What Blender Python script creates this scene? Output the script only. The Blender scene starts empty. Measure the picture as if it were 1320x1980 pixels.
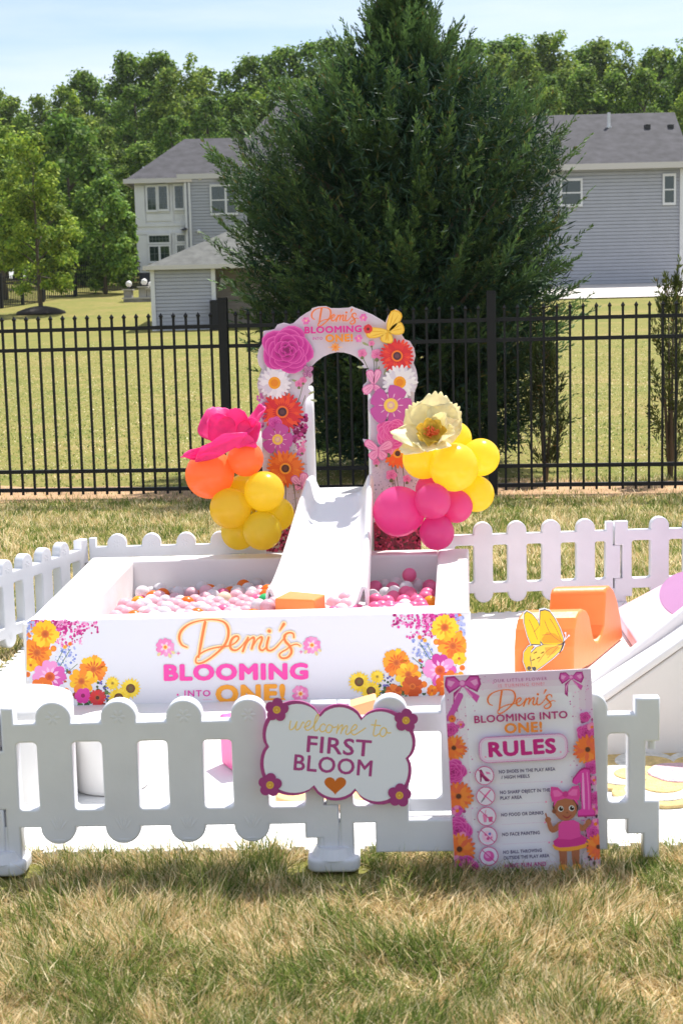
import bpy, bmesh, math, random
import numpy as np
from mathutils import Vector, Matrix

S = bpy.context.scene
COL = S.collection
R = math.radians
random.seed(7)
RNG = np.random.default_rng(11)

# ------------------------------------------------------------------ camera, sky, sun, exposure
F_PX, PITCH, ROLL, CAM_H = 2870.0, R(7.75), 0.0248, 1.6
FW = np.array([0, math.cos(PITCH), -math.sin(PITCH)])
UP0 = np.array([0, math.sin(PITCH), math.cos(PITCH)])
XR = np.array([1.0, 0, 0])
CAM_P = np.array([0, 0, CAM_H])
r_ax = math.cos(ROLL) * XR - math.sin(ROLL) * UP0
u_ax = math.sin(ROLL) * XR + math.cos(ROLL) * UP0
cam = bpy.data.cameras.new('camera')
cam.sensor_fit = 'VERTICAL'; cam.sensor_height = 36.0; cam.sensor_width = 24.0
cam.lens = F_PX * 36.0 / 1980.0
cam.clip_start = 0.1; cam.clip_end = 2000
cam.dof.use_dof = True; cam.dof.focus_distance = 7.0; cam.dof.aperture_fstop = 8.0
camo = bpy.data.objects.new('camera', cam); COL.objects.link(camo)
m = Matrix.Identity(4)
for i in range(3):
    m[i][0], m[i][1], m[i][2], m[i][3] = r_ax[i], u_ax[i], -FW[i], CAM_P[i]
camo.matrix_world = m
S.camera = camo

SUN_EL, SUN_AZ = R(62), R(33)          # azimuth clockwise from straight ahead (+Y)
sd = Vector((math.sin(SUN_AZ) * math.cos(SUN_EL), math.cos(SUN_AZ) * math.cos(SUN_EL), math.sin(SUN_EL)))
sl = bpy.data.lights.new('sun', 'SUN'); sl.energy = 4.3; sl.angle = R(0.5); sl.color = (1, .97, .92)
so = bpy.data.objects.new('sun', sl); COL.objects.link(so)
so.rotation_euler = sd.to_track_quat('Z', 'Y').to_euler(); so.location = sd * 50

W = bpy.data.worlds.new('World'); S.world = W; W.use_nodes = True
nt = W.node_tree; N = nt.nodes; L = nt.links
for n in list(N): N.remove(n)
out = N.new('ShaderNodeOutputWorld'); bg = N.new('ShaderNodeBackground')
sky = N.new('ShaderNodeTexSky'); sky.sky_type = 'NISHITA'; sky.sun_disc = False
sky.sun_elevation = SUN_EL; sky.sun_rotation = SUN_AZ
sky.air_density = 1.0; sky.dust_density = 0.6; sky.ozone_density = 1.5
bg.inputs['Strength'].default_value = 0.09
tc = N.new('ShaderNodeTexCoord'); mp = N.new('ShaderNodeMapping'); mp.inputs['Scale'].default_value = (1.2, 1.2, 9)
nz = N.new('ShaderNodeTexNoise'); nz.inputs['Scale'].default_value = 2.3; nz.inputs['Detail'].default_value = 6; nz.inputs['Roughness'].default_value = .55
rp = N.new('ShaderNodeValToRGB'); rp.color_ramp.elements[0].position = .24; rp.color_ramp.elements[1].position = .74
rp.color_ramp.elements[0].color = (0, 0, 0, 1); rp.color_ramp.elements[1].color = (.85, .85, .85, 1)
mx = N.new('ShaderNodeMixRGB'); mx.inputs[2].default_value = (7.0, 7.3, 7.8, 1)
L.new(tc.outputs['Generated'], mp.inputs[0]); L.new(mp.outputs[0], nz.inputs['Vector']); L.new(nz.outputs[0], rp.inputs[0])
L.new(rp.outputs[0], mx.inputs[0]); L.new(sky.outputs[0], mx.inputs[1]); L.new(mx.outputs[0], bg.inputs['Color']); L.new(bg.outputs[0], out.inputs['Surface'])
S.view_settings.view_transform = 'Standard'; S.view_settings.look = 'None'
S.view_settings.exposure = 0.80; S.view_settings.gamma = 1.0
S.cycles.max_bounces = 8; S.cycles.diffuse_bounces = 4; S.cycles.transmission_bounces = 6; S.cycles.transparent_max_bounces = 6
S.cycles.use_denoising = True

# ------------------------------------------------------------------ helpers
def ray(x, y):
    dx, dy = x - 660, y - 990
    a = dx * math.cos(ROLL) - dy * math.sin(ROLL); b = dx * math.sin(ROLL) + dy * math.cos(ROLL)
    return FW + XR * a / F_PX - UP0 * b / F_PX
def atz(x, y, z):
    d = ray(x, y); return CAM_P + d * ((z - CAM_H) / d[2])
def aty(x, y, Y):
    d = ray(x, y); return CAM_P + d * (Y / d[1])
def atp(x, y, p, n):
    d = ray(x, y); p = np.asarray(p, float); n = np.asarray(n, float)
    return CAM_P + d * (np.dot(p - CAM_P, n) / np.dot(d, n))
def tag(o, label=None, cat=None, group=None, kind=None):
    if label: o['label'] = label
    if cat: o['category'] = cat
    if group: o['group'] = group
    if kind: o['kind'] = kind
    return o
def thing(name, label, cat, loc=(0, 0, 0), group=None, rz=0):
    o = bpy.data.objects.new(name, None); COL.objects.link(o); o.location = tuple(loc); o.rotation_euler.z = rz
    o.empty_display_size = .1
    return tag(o, label, cat, group)
def wloc(o):
    v = np.zeros(3)
    while o is not None:
        v += np.array(o.location); o = o.parent
    return v
def copy_tree(o, parent=None):
    c = o.copy(); COL.objects.link(c); c.parent = parent
    for ch in o.children: copy_tree(ch, c)
    return c
def link_mesh(me, name, mat, parent=None, smooth=False, local=False, bevel=0, seg=2, origin=None):
    """me has world-space vertices unless local"""
    mats = mat if isinstance(mat, (list, tuple)) else [mat]
    for mm in mats: me.materials.append(mm)
    me.name = name
    o = bpy.data.objects.new(name, me); COL.objects.link(o)
    n = len(me.vertices); co = np.empty(n * 3, np.float32); me.vertices.foreach_get('co', co); co = co.reshape(-1, 3)
    if parent is not None:
        o.parent = parent
        if not local:
            co = co - wloc(parent).astype(np.float32); me.vertices.foreach_set('co', co.ravel())
    elif not local:
        og = np.array(origin if origin is not None else ((co[:, 0].min() + co[:, 0].max()) / 2, (co[:, 1].min() + co[:, 1].max()) / 2, co[:, 2].min()))
        co = co - og.astype(np.float32); me.vertices.foreach_set('co', co.ravel()); o.location = og
    if smooth: me.polygons.foreach_set('use_smooth', np.ones(len(me.polygons), bool))
    me.update()
    if bevel:
        b = o.modifiers.new('bevel', 'BEVEL'); b.width = bevel; b.segments = seg; b.limit_method = 'ANGLE'; b.angle_limit = R(35)
        if smooth is None: pass
    return o
class MB:
    def __init__(s): s.v = []; s.f = []
    def add(s, v, f):
        k = len(s.v); s.v += [tuple(float(c) for c in p) for p in v]; s.f += [tuple(i + k for i in q) for q in f]; return s
    def box(s, x0, x1, y0, y1, z0, z1):
        return s.add([(x0, y0, z0), (x1, y0, z0), (x1, y1, z0), (x0, y1, z0), (x0, y0, z1), (x1, y0, z1), (x1, y1, z1), (x0, y1, z1)],
                     [(0, 3, 2, 1), (4, 5, 6, 7), (0, 1, 5, 4), (1, 2, 6, 5), (2, 3, 7, 6), (3, 0, 4, 7)])
    def prism(s, pts, ext):
        """pts: 3D planar polygon, ext: extrusion vector"""
        n = len(pts); e = np.asarray(ext, float); P = [np.asarray(p, float) for p in pts]
        nn = np.zeros(3)
        for i in range(n): nn += np.cross(P[i], P[(i + 1) % n])
        if np.dot(nn, e) > 0: P = P[::-1]
        v = P + [p + e for p in P]
        f = [tuple(range(n)), tuple(range(2 * n - 1, n - 1, -1))] + [(i, i + n, (i + 1) % n + n, (i + 1) % n) for i in range(n)]
        return s.add(v, f)
    def plan(s, quad, z0, z1): return s.prism([(p[0], p[1], z0) for p in quad], (0, 0, z1 - z0))
    def tube(s, pts, rad, n=8):
        P = [np.asarray(p, float) for p in pts]; k = len(s.v); m_ = len(P)
        rads = rad if hasattr(rad, '__len__') else [rad] * m_
        up = np.array([.13, .31, .94])
        for i in range(m_):
            t = P[min(i + 1, m_ - 1)] - P[max(i - 1, 0)]; t /= np.linalg.norm(t) + 1e-9
            a = np.cross(t, up); a /= np.linalg.norm(a) + 1e-9; b = np.cross(t, a)
            for j in range(n):
                th = 2 * math.pi * j / n; s.v.append(tuple(P[i] + rads[i] * (a * math.cos(th) + b * math.sin(th))))
        for i in range(m_ - 1):
            for j in range(n):
                s.f.append((k + i * n + j, k + i * n + (j + 1) % n, k + (i + 1) * n + (j + 1) % n, k + (i + 1) * n + j))
        s.f.append(tuple(k + j for j in range(n))[::-1]); s.f.append(tuple(k + (m_ - 1) * n + j for j in range(n)))
        return s
    def lathe(s, prof, c, n=24):
        k = len(s.v); c = np.asarray(c, float)
        for r_, z in prof:
            for j in range(n):
                th = 2 * math.pi * j / n; s.v.append((c[0] + r_ * math.cos(th), c[1] + r_ * math.sin(th), c[2] + z))
        for i in range(len(prof) - 1):
            for j in range(n):
                s.f.append((k + i * n + j, k + i * n + (j + 1) % n, k + (i + 1) * n + (j + 1) % n, k + (i + 1) * n + j))
        s.f.append(tuple(k + j for j in range(n))[::-1]); s.f.append(tuple(k + (len(prof) - 1) * n + j for j in range(n)))
        return s
    def sphere(s, c, r_, nu=16, nv=10, sc=(1, 1, 1)):
        pr = [(max(math.sin(math.pi * i / nv), 1e-3) * r_, -math.cos(math.pi * i / nv) * r_) for i in range(nv + 1)]
        k = len(s.v); s.lathe(pr, (0, 0, 0), nu)
        s.v[k:] = [(c[0] + p[0] * sc[0], c[1] + p[1] * sc[1], c[2] + p[2] * sc[2]) for p in s.v[k:]]
        return s
    def build(s, name, mat, parent=None, **k):
        me = bpy.data.meshes.new(name); me.from_pydata(s.v, [], s.f); me.update()
        return link_mesh(me, name, mat, parent, **k)
def curve_mesh(loops, depth, bevel=0.0, bres=2):
    """2D loops (outline + holes) -> mesh in XY, thickness depth along Z (centred)"""
    cu = bpy.data.curves.new('tmp', 'CURVE'); cu.dimensions = '2D'; cu.fill_mode = 'BOTH'
    cu.extrude = max(depth / 2 - bevel, 1e-4); cu.bevel_depth = bevel; cu.bevel_resolution = bres; cu.offset = -bevel
    for lp in loops:
        sp = cu.splines.new('POLY'); sp.points.add(len(lp) - 1); sp.use_cyclic_u = True
        for i, p in enumerate(lp): sp.points[i].co = (p[0], p[1], 0, 1)
    ob = bpy.data.objects.new('tmp', cu); COL.objects.link(ob)
    dg = bpy.context.evaluated_depsgraph_get(); dg.update()
    me = bpy.data.meshes.new_from_object(ob.evaluated_get(dg), depsgraph=dg)
    bpy.data.objects.remove(ob); bpy.data.curves.remove(cu)
    return me
def xform(me, Mx):
    me.transform(Matrix(Mx) if not isinstance(Mx, Matrix) else Mx); return me
def basis(o, x, y, z):
    mm = Matrix.Identity(4)
    for i in range(3): mm[i][0], mm[i][1], mm[i][2], mm[i][3] = x[i], y[i], z[i], o[i]
    return mm
def nrm(v):
    v = np.asarray(v, float); return v / np.linalg.norm(v)

# ------------------------------------------------------------------ materials
def srgb(r, g, b):
    return tuple(((c / 255) / 12.92 if c / 255 <= .04045 else ((c / 255 + .055) / 1.055) ** 2.4) for c in (r, g, b))
def M(name, col, rough=.5, var=0.0, scale=6.0, bump=0.0, bscale=40.0, transl=0.0, spec=.5, coat=0.0, metal=0.0, stretch=(1, 1, 1), detail=4):
    mt = bpy.data.materials.new(name); mt.use_nodes = True; nt = mt.node_tree; N = nt.nodes; L = nt.links
    p = N['Principled BSDF']; p.inputs['Roughness'].default_value = rough; p.inputs['Metallic'].default_value = metal
    p.inputs['Specular IOR Level'].default_value = spec; p.inputs['Coat Weight'].default_value = coat
    p.inputs['Base Color'].default_value = (*col, 1)
    src = None
    if var or bump:
        t = N.new('ShaderNodeTexCoord'); mp = N.new('ShaderNodeMapping'); mp.inputs['Scale'].default_value = stretch
        L.new(t.outputs['Object'], mp.inputs[0])
    if var:
        nz = N.new('ShaderNodeTexNoise'); nz.inputs['Scale'].default_value = scale; nz.inputs['Detail'].default_value = detail
        L.new(mp.outputs[0], nz.inputs['Vector'])
        mr = N.new('ShaderNodeMapRange'); mr.inputs[1].default_value = .3; mr.inputs[2].default_value = .7
        mr.inputs[3].default_value = 1 - var; mr.inputs[4].default_value = 1 + var * .6
        L.new(nz.outputs[0], mr.inputs[0])
        mu = N.new('ShaderNodeMixRGB'); mu.blend_type = 'MULTIPLY'; mu.inputs[0].default_value = 1; mu.inputs[1].default_value = (*col, 1)
        L.new(mr.outputs[0], mu.inputs[2]); L.new(mu.outputs[0], p.inputs['Base Color']); src = mu.outputs[0]
    if bump:
        n2 = N.new('ShaderNodeTexNoise'); n2.inputs['Scale'].default_value = bscale; n2.inputs['Detail'].default_value = 5
        L.new(mp.outputs[0], n2.inputs['Vector'])
        b = N.new('ShaderNodeBump'); b.inputs['Strength'].default_value = bump; b.inputs['Distance'].default_value = .01
        L.new(n2.outputs[0], b.inputs['Height']); L.new(b.outputs[0], p.inputs['Normal'])
    if transl:
        tr = N.new('ShaderNodeBsdfTranslucent'); tr.inputs[0].default_value = (*col, 1)
        if src is not None: L.new(src, tr.inputs[0])
        ms = N.new('ShaderNodeMixShader'); ms.inputs[0].default_value = transl
        L.new(p.outputs[0], ms.inputs[1]); L.new(tr.outputs[0], ms.inputs[2]); L.new(ms.outputs[0], N['Material Output'].inputs[0])
    return mt
def M_attr(name, rough=.5, transl=0.0, spec=.4, bump=0.0, bscale=200):
    mt = bpy.data.materials.new(name); mt.use_nodes = True; nt = mt.node_tree; N = nt.nodes; L = nt.links
    p = N['Principled BSDF']; p.inputs['Roughness'].default_value = rough; p.inputs['Specular IOR Level'].default_value = spec
    a = N.new('ShaderNodeAttribute'); a.attribute_name = 'Col'
    L.new(a.outputs['Color'], p.inputs['Base Color'])
    if transl:
        tr = N.new('ShaderNodeBsdfTranslucent'); L.new(a.outputs['Color'], tr.inputs[0])
        ms = N.new('ShaderNodeMixShader'); ms.inputs[0].default_value = transl
        L.new(p.outputs[0], ms.inputs[1]); L.new(tr.outputs[0], ms.inputs[2]); L.new(ms.outputs[0], N['Material Output'].inputs[0])
    return mt
plastic_white = M('white_plastic', (.69, .695, .735), .38, .06, 7, .05, 60)
foam_white = M('white_leatherette', (.82, .78, .775), .42, .05, 4, .28, 10)
vinyl_white = M('white_vinyl', (.84, .83, .87), .4, .01, 4)
mat_white = M('white_foam_mat', (.80, .80, .79), .6, .03, 3, .1, 90)
print_mat = M_attr('printed_ink', .42)
leaf_mat = M_attr('leaf', .6, .42, .12)
conifer_mat = M_attr('conifer_leaf', .6, .15, .25)
grass_mat = M_attr('grass_blade', .6, .5, .2)
black_metal = M('black_coated_metal', (.010, .010, .013), .5, .1, 30, .03, 80, spec=.3)
bark = M('bark', (.11, .085, .06), .85, .3, 12, .6, 30, stretch=(1, 1, .25))
def set_cols(me, cols):
    a = me.attributes.new('Col', 'FLOAT_COLOR', 'CORNER' if len(cols) == len(me.loops) and len(cols) != len(me.vertices) else 'POINT')
    c = np.ones((len(cols), 4), np.float32); c[:, :3] = cols; a.data.foreach_set('color', c.ravel())
def blades(P, D, Ln, Wd, side, cols, mid=.45):
    """diamond leaves: base P, direction D, length, width, side vector -> mesh with Col"""
    n = len(P); V = np.empty((n, 4, 3), np.float32)
    V[:, 0] = P; V[:, 2] = P + D * Ln[:, None]
    c = P + D * (Ln * mid)[:, None]; V[:, 1] = c - side * (Wd / 2)[:, None]; V[:, 3] = c + side * (Wd / 2)[:, None]
    me = bpy.data.meshes.new('leaves'); me.vertices.add(4 * n); me.vertices.foreach_set('co', V.ravel())
    me.loops.add(4 * n); me.loops.foreach_set('vertex_index', np.arange(4 * n, dtype=np.int32))
    me.polygons.add(n); me.polygons.foreach_set('loop_start', np.arange(0, 4 * n, 4, dtype=np.int32)); me.polygons.foreach_set('loop_total', np.full(n, 4, np.int32))
    me.update(calc_edges=True)
    a = me.attributes.new('Col', 'FLOAT_COLOR', 'POINT'); c4 = np.ones((n, 4, 4), np.float32); c4[:, :, :3] = cols[:, None, :]
    a.data.foreach_set('color', c4.ravel())
    return me
def unit(a): return a / (np.linalg.norm(a, axis=1, keepdims=True) + 1e-9)
_hash = RNG.random((256, 256))
def vnoise(x, y, s):
    x = np.asarray(x) * s + 91.7; y = np.asarray(y) * s + 47.3
    xi = np.floor(x).astype(int); yi = np.floor(y).astype(int); fx = x - xi; fy = y - yi
    fx = fx * fx * (3 - 2 * fx); fy = fy * fy * (3 - 2 * fy); h = lambda a, b: _hash[a % 256, b % 256]
    return (h(xi, yi) * (1 - fx) + h(xi + 1, yi) * fx) * (1 - fy) + (h(xi, yi + 1) * (1 - fx) + h(xi + 1, yi + 1) * fx) * fy

# ------------------------------------------------------------------ ground
GY = [-60, 14, 20, 30, 40, 50, 60, 70, 80, 95, 130, 400]
GZ = [0, 0, .08, .38, .70, 1.06, 1.75, 2.45, 3.05, 3.9, 5.0, 8.0]
def gz(x, y): return np.interp(y, GY, GZ)
def lawn_material():
    mt = bpy.data.materials.new('lawn_soil'); mt.use_nodes = True; nt = mt.node_tree; N = nt.nodes; L = nt.links
    p = N['Principled BSDF']; p.inputs['Roughness'].default_value = .9; p.inputs['Specular IOR Level'].default_value = .1
    t = N.new('ShaderNodeTexCoord')
    def noise(s, d=6):
        n = N.new('ShaderNodeTexNoise'); n.inputs['Scale'].default_value = s; n.inputs['Detail'].default_value = d; n.inputs['Roughness'].default_value = .65
        L.new(t.outputs['Object'], n.inputs['Vector']); return n
    n1 = noise(.55); n2 = noise(3.5); n3 = noise(28, 3)
    r1 = N.new('ShaderNodeValToRGB'); e = r1.color_ramp.elements
    e[0].position = .36; e[0].color = (*srgb(118, 124, 62), 1); e[1].position = .66; e[1].color = (*srgb(160, 140, 92), 1)
    k = e.new(.52); k.color = (*srgb(138, 132, 72), 1)
    ad = N.new('ShaderNodeMath'); ad.operation = 'ADD'; mu = N.new('ShaderNodeMath'); mu.operation = 'MULTIPLY'; mu.inputs[1].default_value = .5
    s2 = N.new('ShaderNodeMath'); s2.operation = 'ADD'
    L.new(n1.outputs[0], s2.inputs[0]); L.new(n2.outputs[0], s2.inputs[1]); L.new(s2.outputs[0], mu.inputs[0]); L.new(mu.outputs[0], r1.inputs[0])
    m2 = N.new('ShaderNodeMixRGB'); m2.blend_type = 'MULTIPLY'; m2.inputs[0].default_value = .8
    r3 = N.new('ShaderNodeMapRange'); r3.inputs[1].default_value = .3; r3.inputs[2].default_value = .7; r3.inputs[3].default_value = .55; r3.inputs[4].default_value = 1.15
    L.new(n3.outputs[0], r3.inputs[0]); L.new(r1.outputs[0], m2.inputs[1]); L.new(r3.outputs[0], m2.inputs[2])
    L.new(m2.outputs[0], p.inputs['Base Color'])
    b = N.new('ShaderNodeBump'); b.inputs['Strength'].default_value = .6; b.inputs['Distance'].default_value = .05
    L.new(n3.outputs[0], b.inputs['Height']); L.new(b.outputs[0], p.inputs['Normal'])
    return mt
ys = np.concatenate([np.linspace(-40, 0, 9), np.linspace(1, 20, 39), np.linspace(21, 130, 110), np.linspace(140, 400, 20)])
xs = np.concatenate([np.linspace(-300, -40, 14), np.linspace(-36, 36, 73), np.linspace(40, 300, 14)])
gx, gy = np.meshgrid(xs, ys); v = np.stack([gx, gy, gz(gx, gy)], -1).reshape(-1, 3)
nx = len(xs); f = [(j * nx + i, j * nx + i + 1, (j + 1) * nx + i + 1, (j + 1) * nx + i) for j in range(len(ys) - 1) for i in range(nx - 1)]
me = bpy.data.meshes.new('lawn'); me.from_pydata(v.tolist(), [], f)
tag(link_mesh(me, 'lawn', lawn_material(), None, smooth=True, local=True), kind='structure')

# ------------------------------------------------------------------ grass
STRAW = 1.34 * np.array([srgb(210, 192, 152), srgb(192, 172, 128), srgb(222, 208, 174), srgb(172, 146, 102)])
GREEN = 1.1 * np.array([srgb(122, 136, 68), srgb(100, 120, 54), srgb(146, 152, 86), srgb(84, 106, 48)])
def grass(name, n, x0, x1, y0, y1, l0, l1, w0, w1, green, lean, avoid=None, kx=1.0, yp=1.0, clumps=0):
    t = RNG.random(n) ** yp
    y = y0 + (y1 - y0) * t; half = (x1 - x0) / 2
    x = (x0 + x1) / 2 + (RNG.random(n) * 2 - 1) * half * (y / y1 if kx else 1)
    if clumps:
        cx_, cy_ = x[:clumps], y[:clumps]; ci = RNG.integers(0, clumps, n); x = cx_[ci] + RNG.normal(0, .022, n); y = cy_[ci] + RNG.normal(0, .022, n)
    if avoid is not None:
        k = ~avoid(x, y); x, y = x[k], y[k]; n = len(x)
    pn = vnoise(x, y, 2.6) * .26 + vnoise(x, y, 6.3) * .30 + vnoise(x, y, 17) * .44
    ln = l0 + (l1 - l0) * RNG.random(n) ** 1.5
    ln *= .65 + .7 * vnoise(x, y, 6.7)
    th = vnoise(x, y, 3.1) * 9 + RNG.normal(0, 1.3, n)
    le = np.abs(RNG.normal(lean, .35, n))
    D = np.stack([np.cos(th) * np.sin(le), np.sin(th) * np.sin(le), np.cos(le)], 1)
    sd_ = unit(np.stack([-np.sin(th) + RNG.normal(0, .3, n), np.cos(th) + RNG.normal(0, .3, n), np.zeros(n)], 1))
    ph = RNG.random(n) * 6.28; sd_ = unit(np.stack([np.cos(ph), np.sin(ph), np.zeros(n)], 1))
    g = RNG.random(n) < np.clip((green - pn) * 3 + .5, .08, .9)
    c = np.where(g[:, None], GREEN[RNG.integers(0, 4, n)], STRAW[RNG.integers(0, 4, n)])
    c = c * (.75 + .45 * RNG.random(n))[:, None]
    ln = np.where(g, ln, ln * .95); D = unit(np.where(g[:, None], D * [1, 1, 1.6], D))
    w = w0 + (w1 - w0) * RNG.random(n)
    P0 = np.stack([x, y, gz(x, y)], 1)
    # two-segment bent blade: lower quad, upper triangle
    tip_d = unit(D + np.stack([np.cos(th), np.sin(th), -.5 * np.ones(n)], 1) * (.55 * RNG.random(n))[:, None])
    V = np.empty((n, 5, 3), np.float32); mid = P0 + D * (ln * .5)[:, None]
    V[:, 0] = P0 - sd_ * (w / 2)[:, None]; V[:, 1] = P0 + sd_ * (w / 2)[:, None]
    V[:, 2] = mid + sd_ * (w * .42)[:, None]; V[:, 3] = mid - sd_ * (w * .42)[:, None]; V[:, 4] = mid + tip_d * (ln * .55)[:, None]
    me = bpy.data.meshes.new(name); me.vertices.add(5 * n); me.vertices.foreach_set('co', V.ravel())
    li = (np.arange(n)[:, None] * 5 + np.array([0, 1, 2, 3, 3, 2, 4])[None]).astype(np.int32).ravel()
    me.loops.add(7 * n); me.loops.foreach_set('vertex_index', li)
    st = (np.arange(n)[:, None] * 7 + np.array([0, 4])[None]).astype(np.int32).ravel()
    me.polygons.add(2 * n); me.polygons.foreach_set('loop_start', st); me.polygons.foreach_set('loop_total', np.tile([4, 3], n).astype(np.int32))
    me.update(calc_edges=True)
    a = me.attributes.new('Col', 'FLOAT_COLOR', 'POINT'); c4 = np.ones((n, 5, 4), np.float32); c4[:, :, :3] = c[:, None, :]; a.data.foreach_set('color', c4.ravel())
    return tag(link_mesh(me, name, grass_mat, None, local=True), kind='stuff')
MAT_POLY = [(-1.62, 4.29), (2.7, 4.13), (2.7, 7.66), (-1.52, 7.45)]
def on_mat(x, y):
    f = 4.29 + (x + 1.62) * (4.13 - 4.29) / 4.32
    b = 7.45 + (x + 1.52) * (7.66 - 7.45) / 4.22
    l = -1.62 + (y - 4.29) * .1 / 3.16
    return (y > f) & (y < b) & (x > l) & (x < 2.7)
clear = lambda x, y: on_mat(x, y) | (np.hypot(x + .995, y - 4.10) < .13) | (np.hypot(x + .068, y - 4.06) < .13)
grass('dry_grass', 150000, -1.35, 1.35, 2.25, 4.5, .03, .095, .0016, .004, .44, .9, clear)
grass('thatch', 70000, -1.35, 1.35, 2.25, 4.5, .05, .12, .0014, .003, .08, 1.3, clear)
grass('green_tufts', 17000, -1.35, 1.35, 2.25, 4.6, .04, .10, .002, .0045, .95, .6, clear, clumps=420)
bare = lambda x, y: (y > 12.6 - .117 * x) & (y < 13.5 - .117 * x) & (RNG.random(len(x)) < .86)
grass('grass', 150000, -3.6, 3.6, 4.6, 13.6, .03, .075, .003, .007, .46, .6, lambda x, y: on_mat(x, y) | bare(x, y), yp=.8)
grass('mown_grass', 150000, -12, 12, 13.2, 46, .018, .04, .008, .016, .50, 1.05, lambda x, y: bare(x, y) | (RNG.random(len(x)) < (y - 16) / 30), yp=.75)

# ------------------------------------------------------------------ trees
GL = np.array([1.6, 1.52, 1.2]) * np.array([srgb(104, 124, 56), srgb(86, 110, 50), srgb(122, 138, 66), srgb(72, 96, 46)])
def crown_mesh(prof, n_cl, n_leaf, size, cl_r, tint, seed, squash=.8):
    """prof: list of (z, radius); clumps over the crown's volume, leaf-sized faces in each clump"""
    g = np.random.default_rng(seed); zs = np.array([p[0] for p in prof]); rs = np.array([p[1] for p in prof])
    cz = g.uniform(zs[0], zs[-1], n_cl * 3); w = np.interp(cz, zs, rs); keep = g.random(n_cl * 3) < (w / w.max()) * .9 + .1
    cz = cz[keep][:n_cl]; w = np.interp(cz, zs, rs); th = g.random(len(cz)) * 6.283; rr = w * (.35 + .65 * g.random(len(cz)) ** .5) * g.uniform(.8, 1.12, len(cz))
    C = np.stack([rr * np.cos(th), rr * np.sin(th), cz], 1); cr = cl_r * g.uniform(.55, 1.25, len(cz)); tone = g.uniform(.55, 1.35, len(cz))
    k = g.integers(0, len(cz), n_leaf); d = unit(g.normal(size=(n_leaf, 3))); rad = cr[k] * g.random(n_leaf) ** .4
    P = C[k] + d * rad[:, None] * [1, 1, squash]
    nr = unit(d + [0, 0, .6] + g.normal(0, .55, (n_leaf, 3))); D = unit(np.cross(nr, g.normal(size=(n_leaf, 3)))); sdv = np.cross(nr, D)
    ln = size * g.uniform(.6, 1.3, n_leaf)
    c = GL[g.integers(0, 4, n_leaf)] * tint * (tone[k] * g.uniform(.75, 1.25, n_leaf))[:, None]
    return blades(P, D, ln, ln * .75, sdv, c), C
def tree_trunk(h, r_, C, seed, lean=0):
    g = random.Random(seed); mb = MB()
    pts = [(g.uniform(-.5, .5) * r_ * (i > 0) * 2, g.uniform(-.5, .5) * r_ * (i > 0) * 2, h * i / 6) for i in range(7)]
    mb.tube(pts, [r_ * (1.25 if i == 0 else 1) * (1 - .12 * i) for i in range(7)], 8)
    for i in range(min(12, len(C))):
        e = C[g.randrange(len(C))]; z0 = min(max(e[2] - np.hypot(e[0], e[1]) * .7, h * .25), h * .95)
        mb.tube([(0, 0, z0), (e[0] * .5, e[1] * .5, z0 + (e[2] - z0) * .6), tuple(e)], [r_ * .4, r_ * .25, r_ * .08], 5)
    return mb
def make_tree(name, label, cat, prof, n_cl, n_leaf, size, cl_r, tint, seed, tr_r, loc=(0, 0, 0), group=None, kind_=None):
    t = thing(name, label, cat, loc, group)
    me, C = crown_mesh(prof, n_cl, n_leaf, size, cl_r, np.array(tint), seed)
    link_mesh(me, 'crown', leaf_mat, t, local=True)
    tree_trunk(prof[-1][0] * .85, tr_r, C, seed).build('trunk', bark, t, smooth=True, local=True)
    return t
protos = []
for s_, (pf, tint) in enumerate([([(1.5, 1.2), (4, 2.3), (8, 2.4), (12, 1.7), (15, .8), (16.2, .2)], (1, 1, 1)),
                                 ([(1.0, 1.6), (4, 2.8), (8, 2.9), (12, 2.3), (14.5, 1.3), (16, .3)], (.86, .95, .85)),
                                 ([(2.0, 1.0), (5, 1.9), (9, 2.2), (13, 1.5), (15.4, .7), (16.5, .15)], (1.12, 1.08, .9)),
                                 ([(.8, 2.0), (4, 2.7), (9, 2.6), (13, 2.0), (15.2, 1.0), (16, .4)], (.75, .88, .8))]):
    protos.append(make_tree('forest_tree', 'tree', 'tree', pf, 190, 17000, .27, .85, tint, 100 + s_, .22))
TL = [(-80, 170), (0, 175), (60, 175), (110, 188), (150, 125), (185, 150), (225, 108), (320, 88), (385, 118), (412, 165), (450, 115), (560, 82), (640, 72), (720, 85), (930, 68), (1080, 58), (1130, 92), (1170, 72), (1250, 98), (1320, 60), (1400, 60)]
tlx = [p[0] for p in TL]; tly = [p[1] for p in TL]
first = [True] * 4
FOREST = [(128, -6, 22, 0, 36, 'far back row along the sky'), (112, 40, 50, 30, 32, 'middle row of the wood'), (97, 110, 70, 10, 28, 'front row of the wood behind the houses')]
KINDT = ['narrow mid green tree', 'broad deep green tree', 'slim yellow green tree', 'dense dark green tree']
for Yr, off, jit, ph, nrow, wh in FOREST:
    for i in range(nrow):
        px = -70 + (1460) * (i + .5 + random.uniform(-.3, .3)) / nrow
        Yt = Yr + random.uniform(-5, 5)
        ty = np.interp(px, tlx, tly) + off + random.uniform(-.1, 1) * jit
        top = aty(px, ty, Yt); base = float(gz(0, Yt)); hh = top[2] - base
        k = random.randrange(4)
        o = protos[k] if first[k] else copy_tree(protos[k]); first[k] = False
        sc = hh / 16.2; wid = max(sc, .8) * random.uniform(.82, 1.1)
        o.location = (top[0], Yt, base - .1); o.scale = (wid, wid, sc); o.rotation_euler.z = random.uniform(0, 6.28)
        o['label'] = KINDT[k] + ' in the ' + wh; o['group'] = 'trees of the wood: ' + KINDT[k] + ', ' + wh
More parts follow.
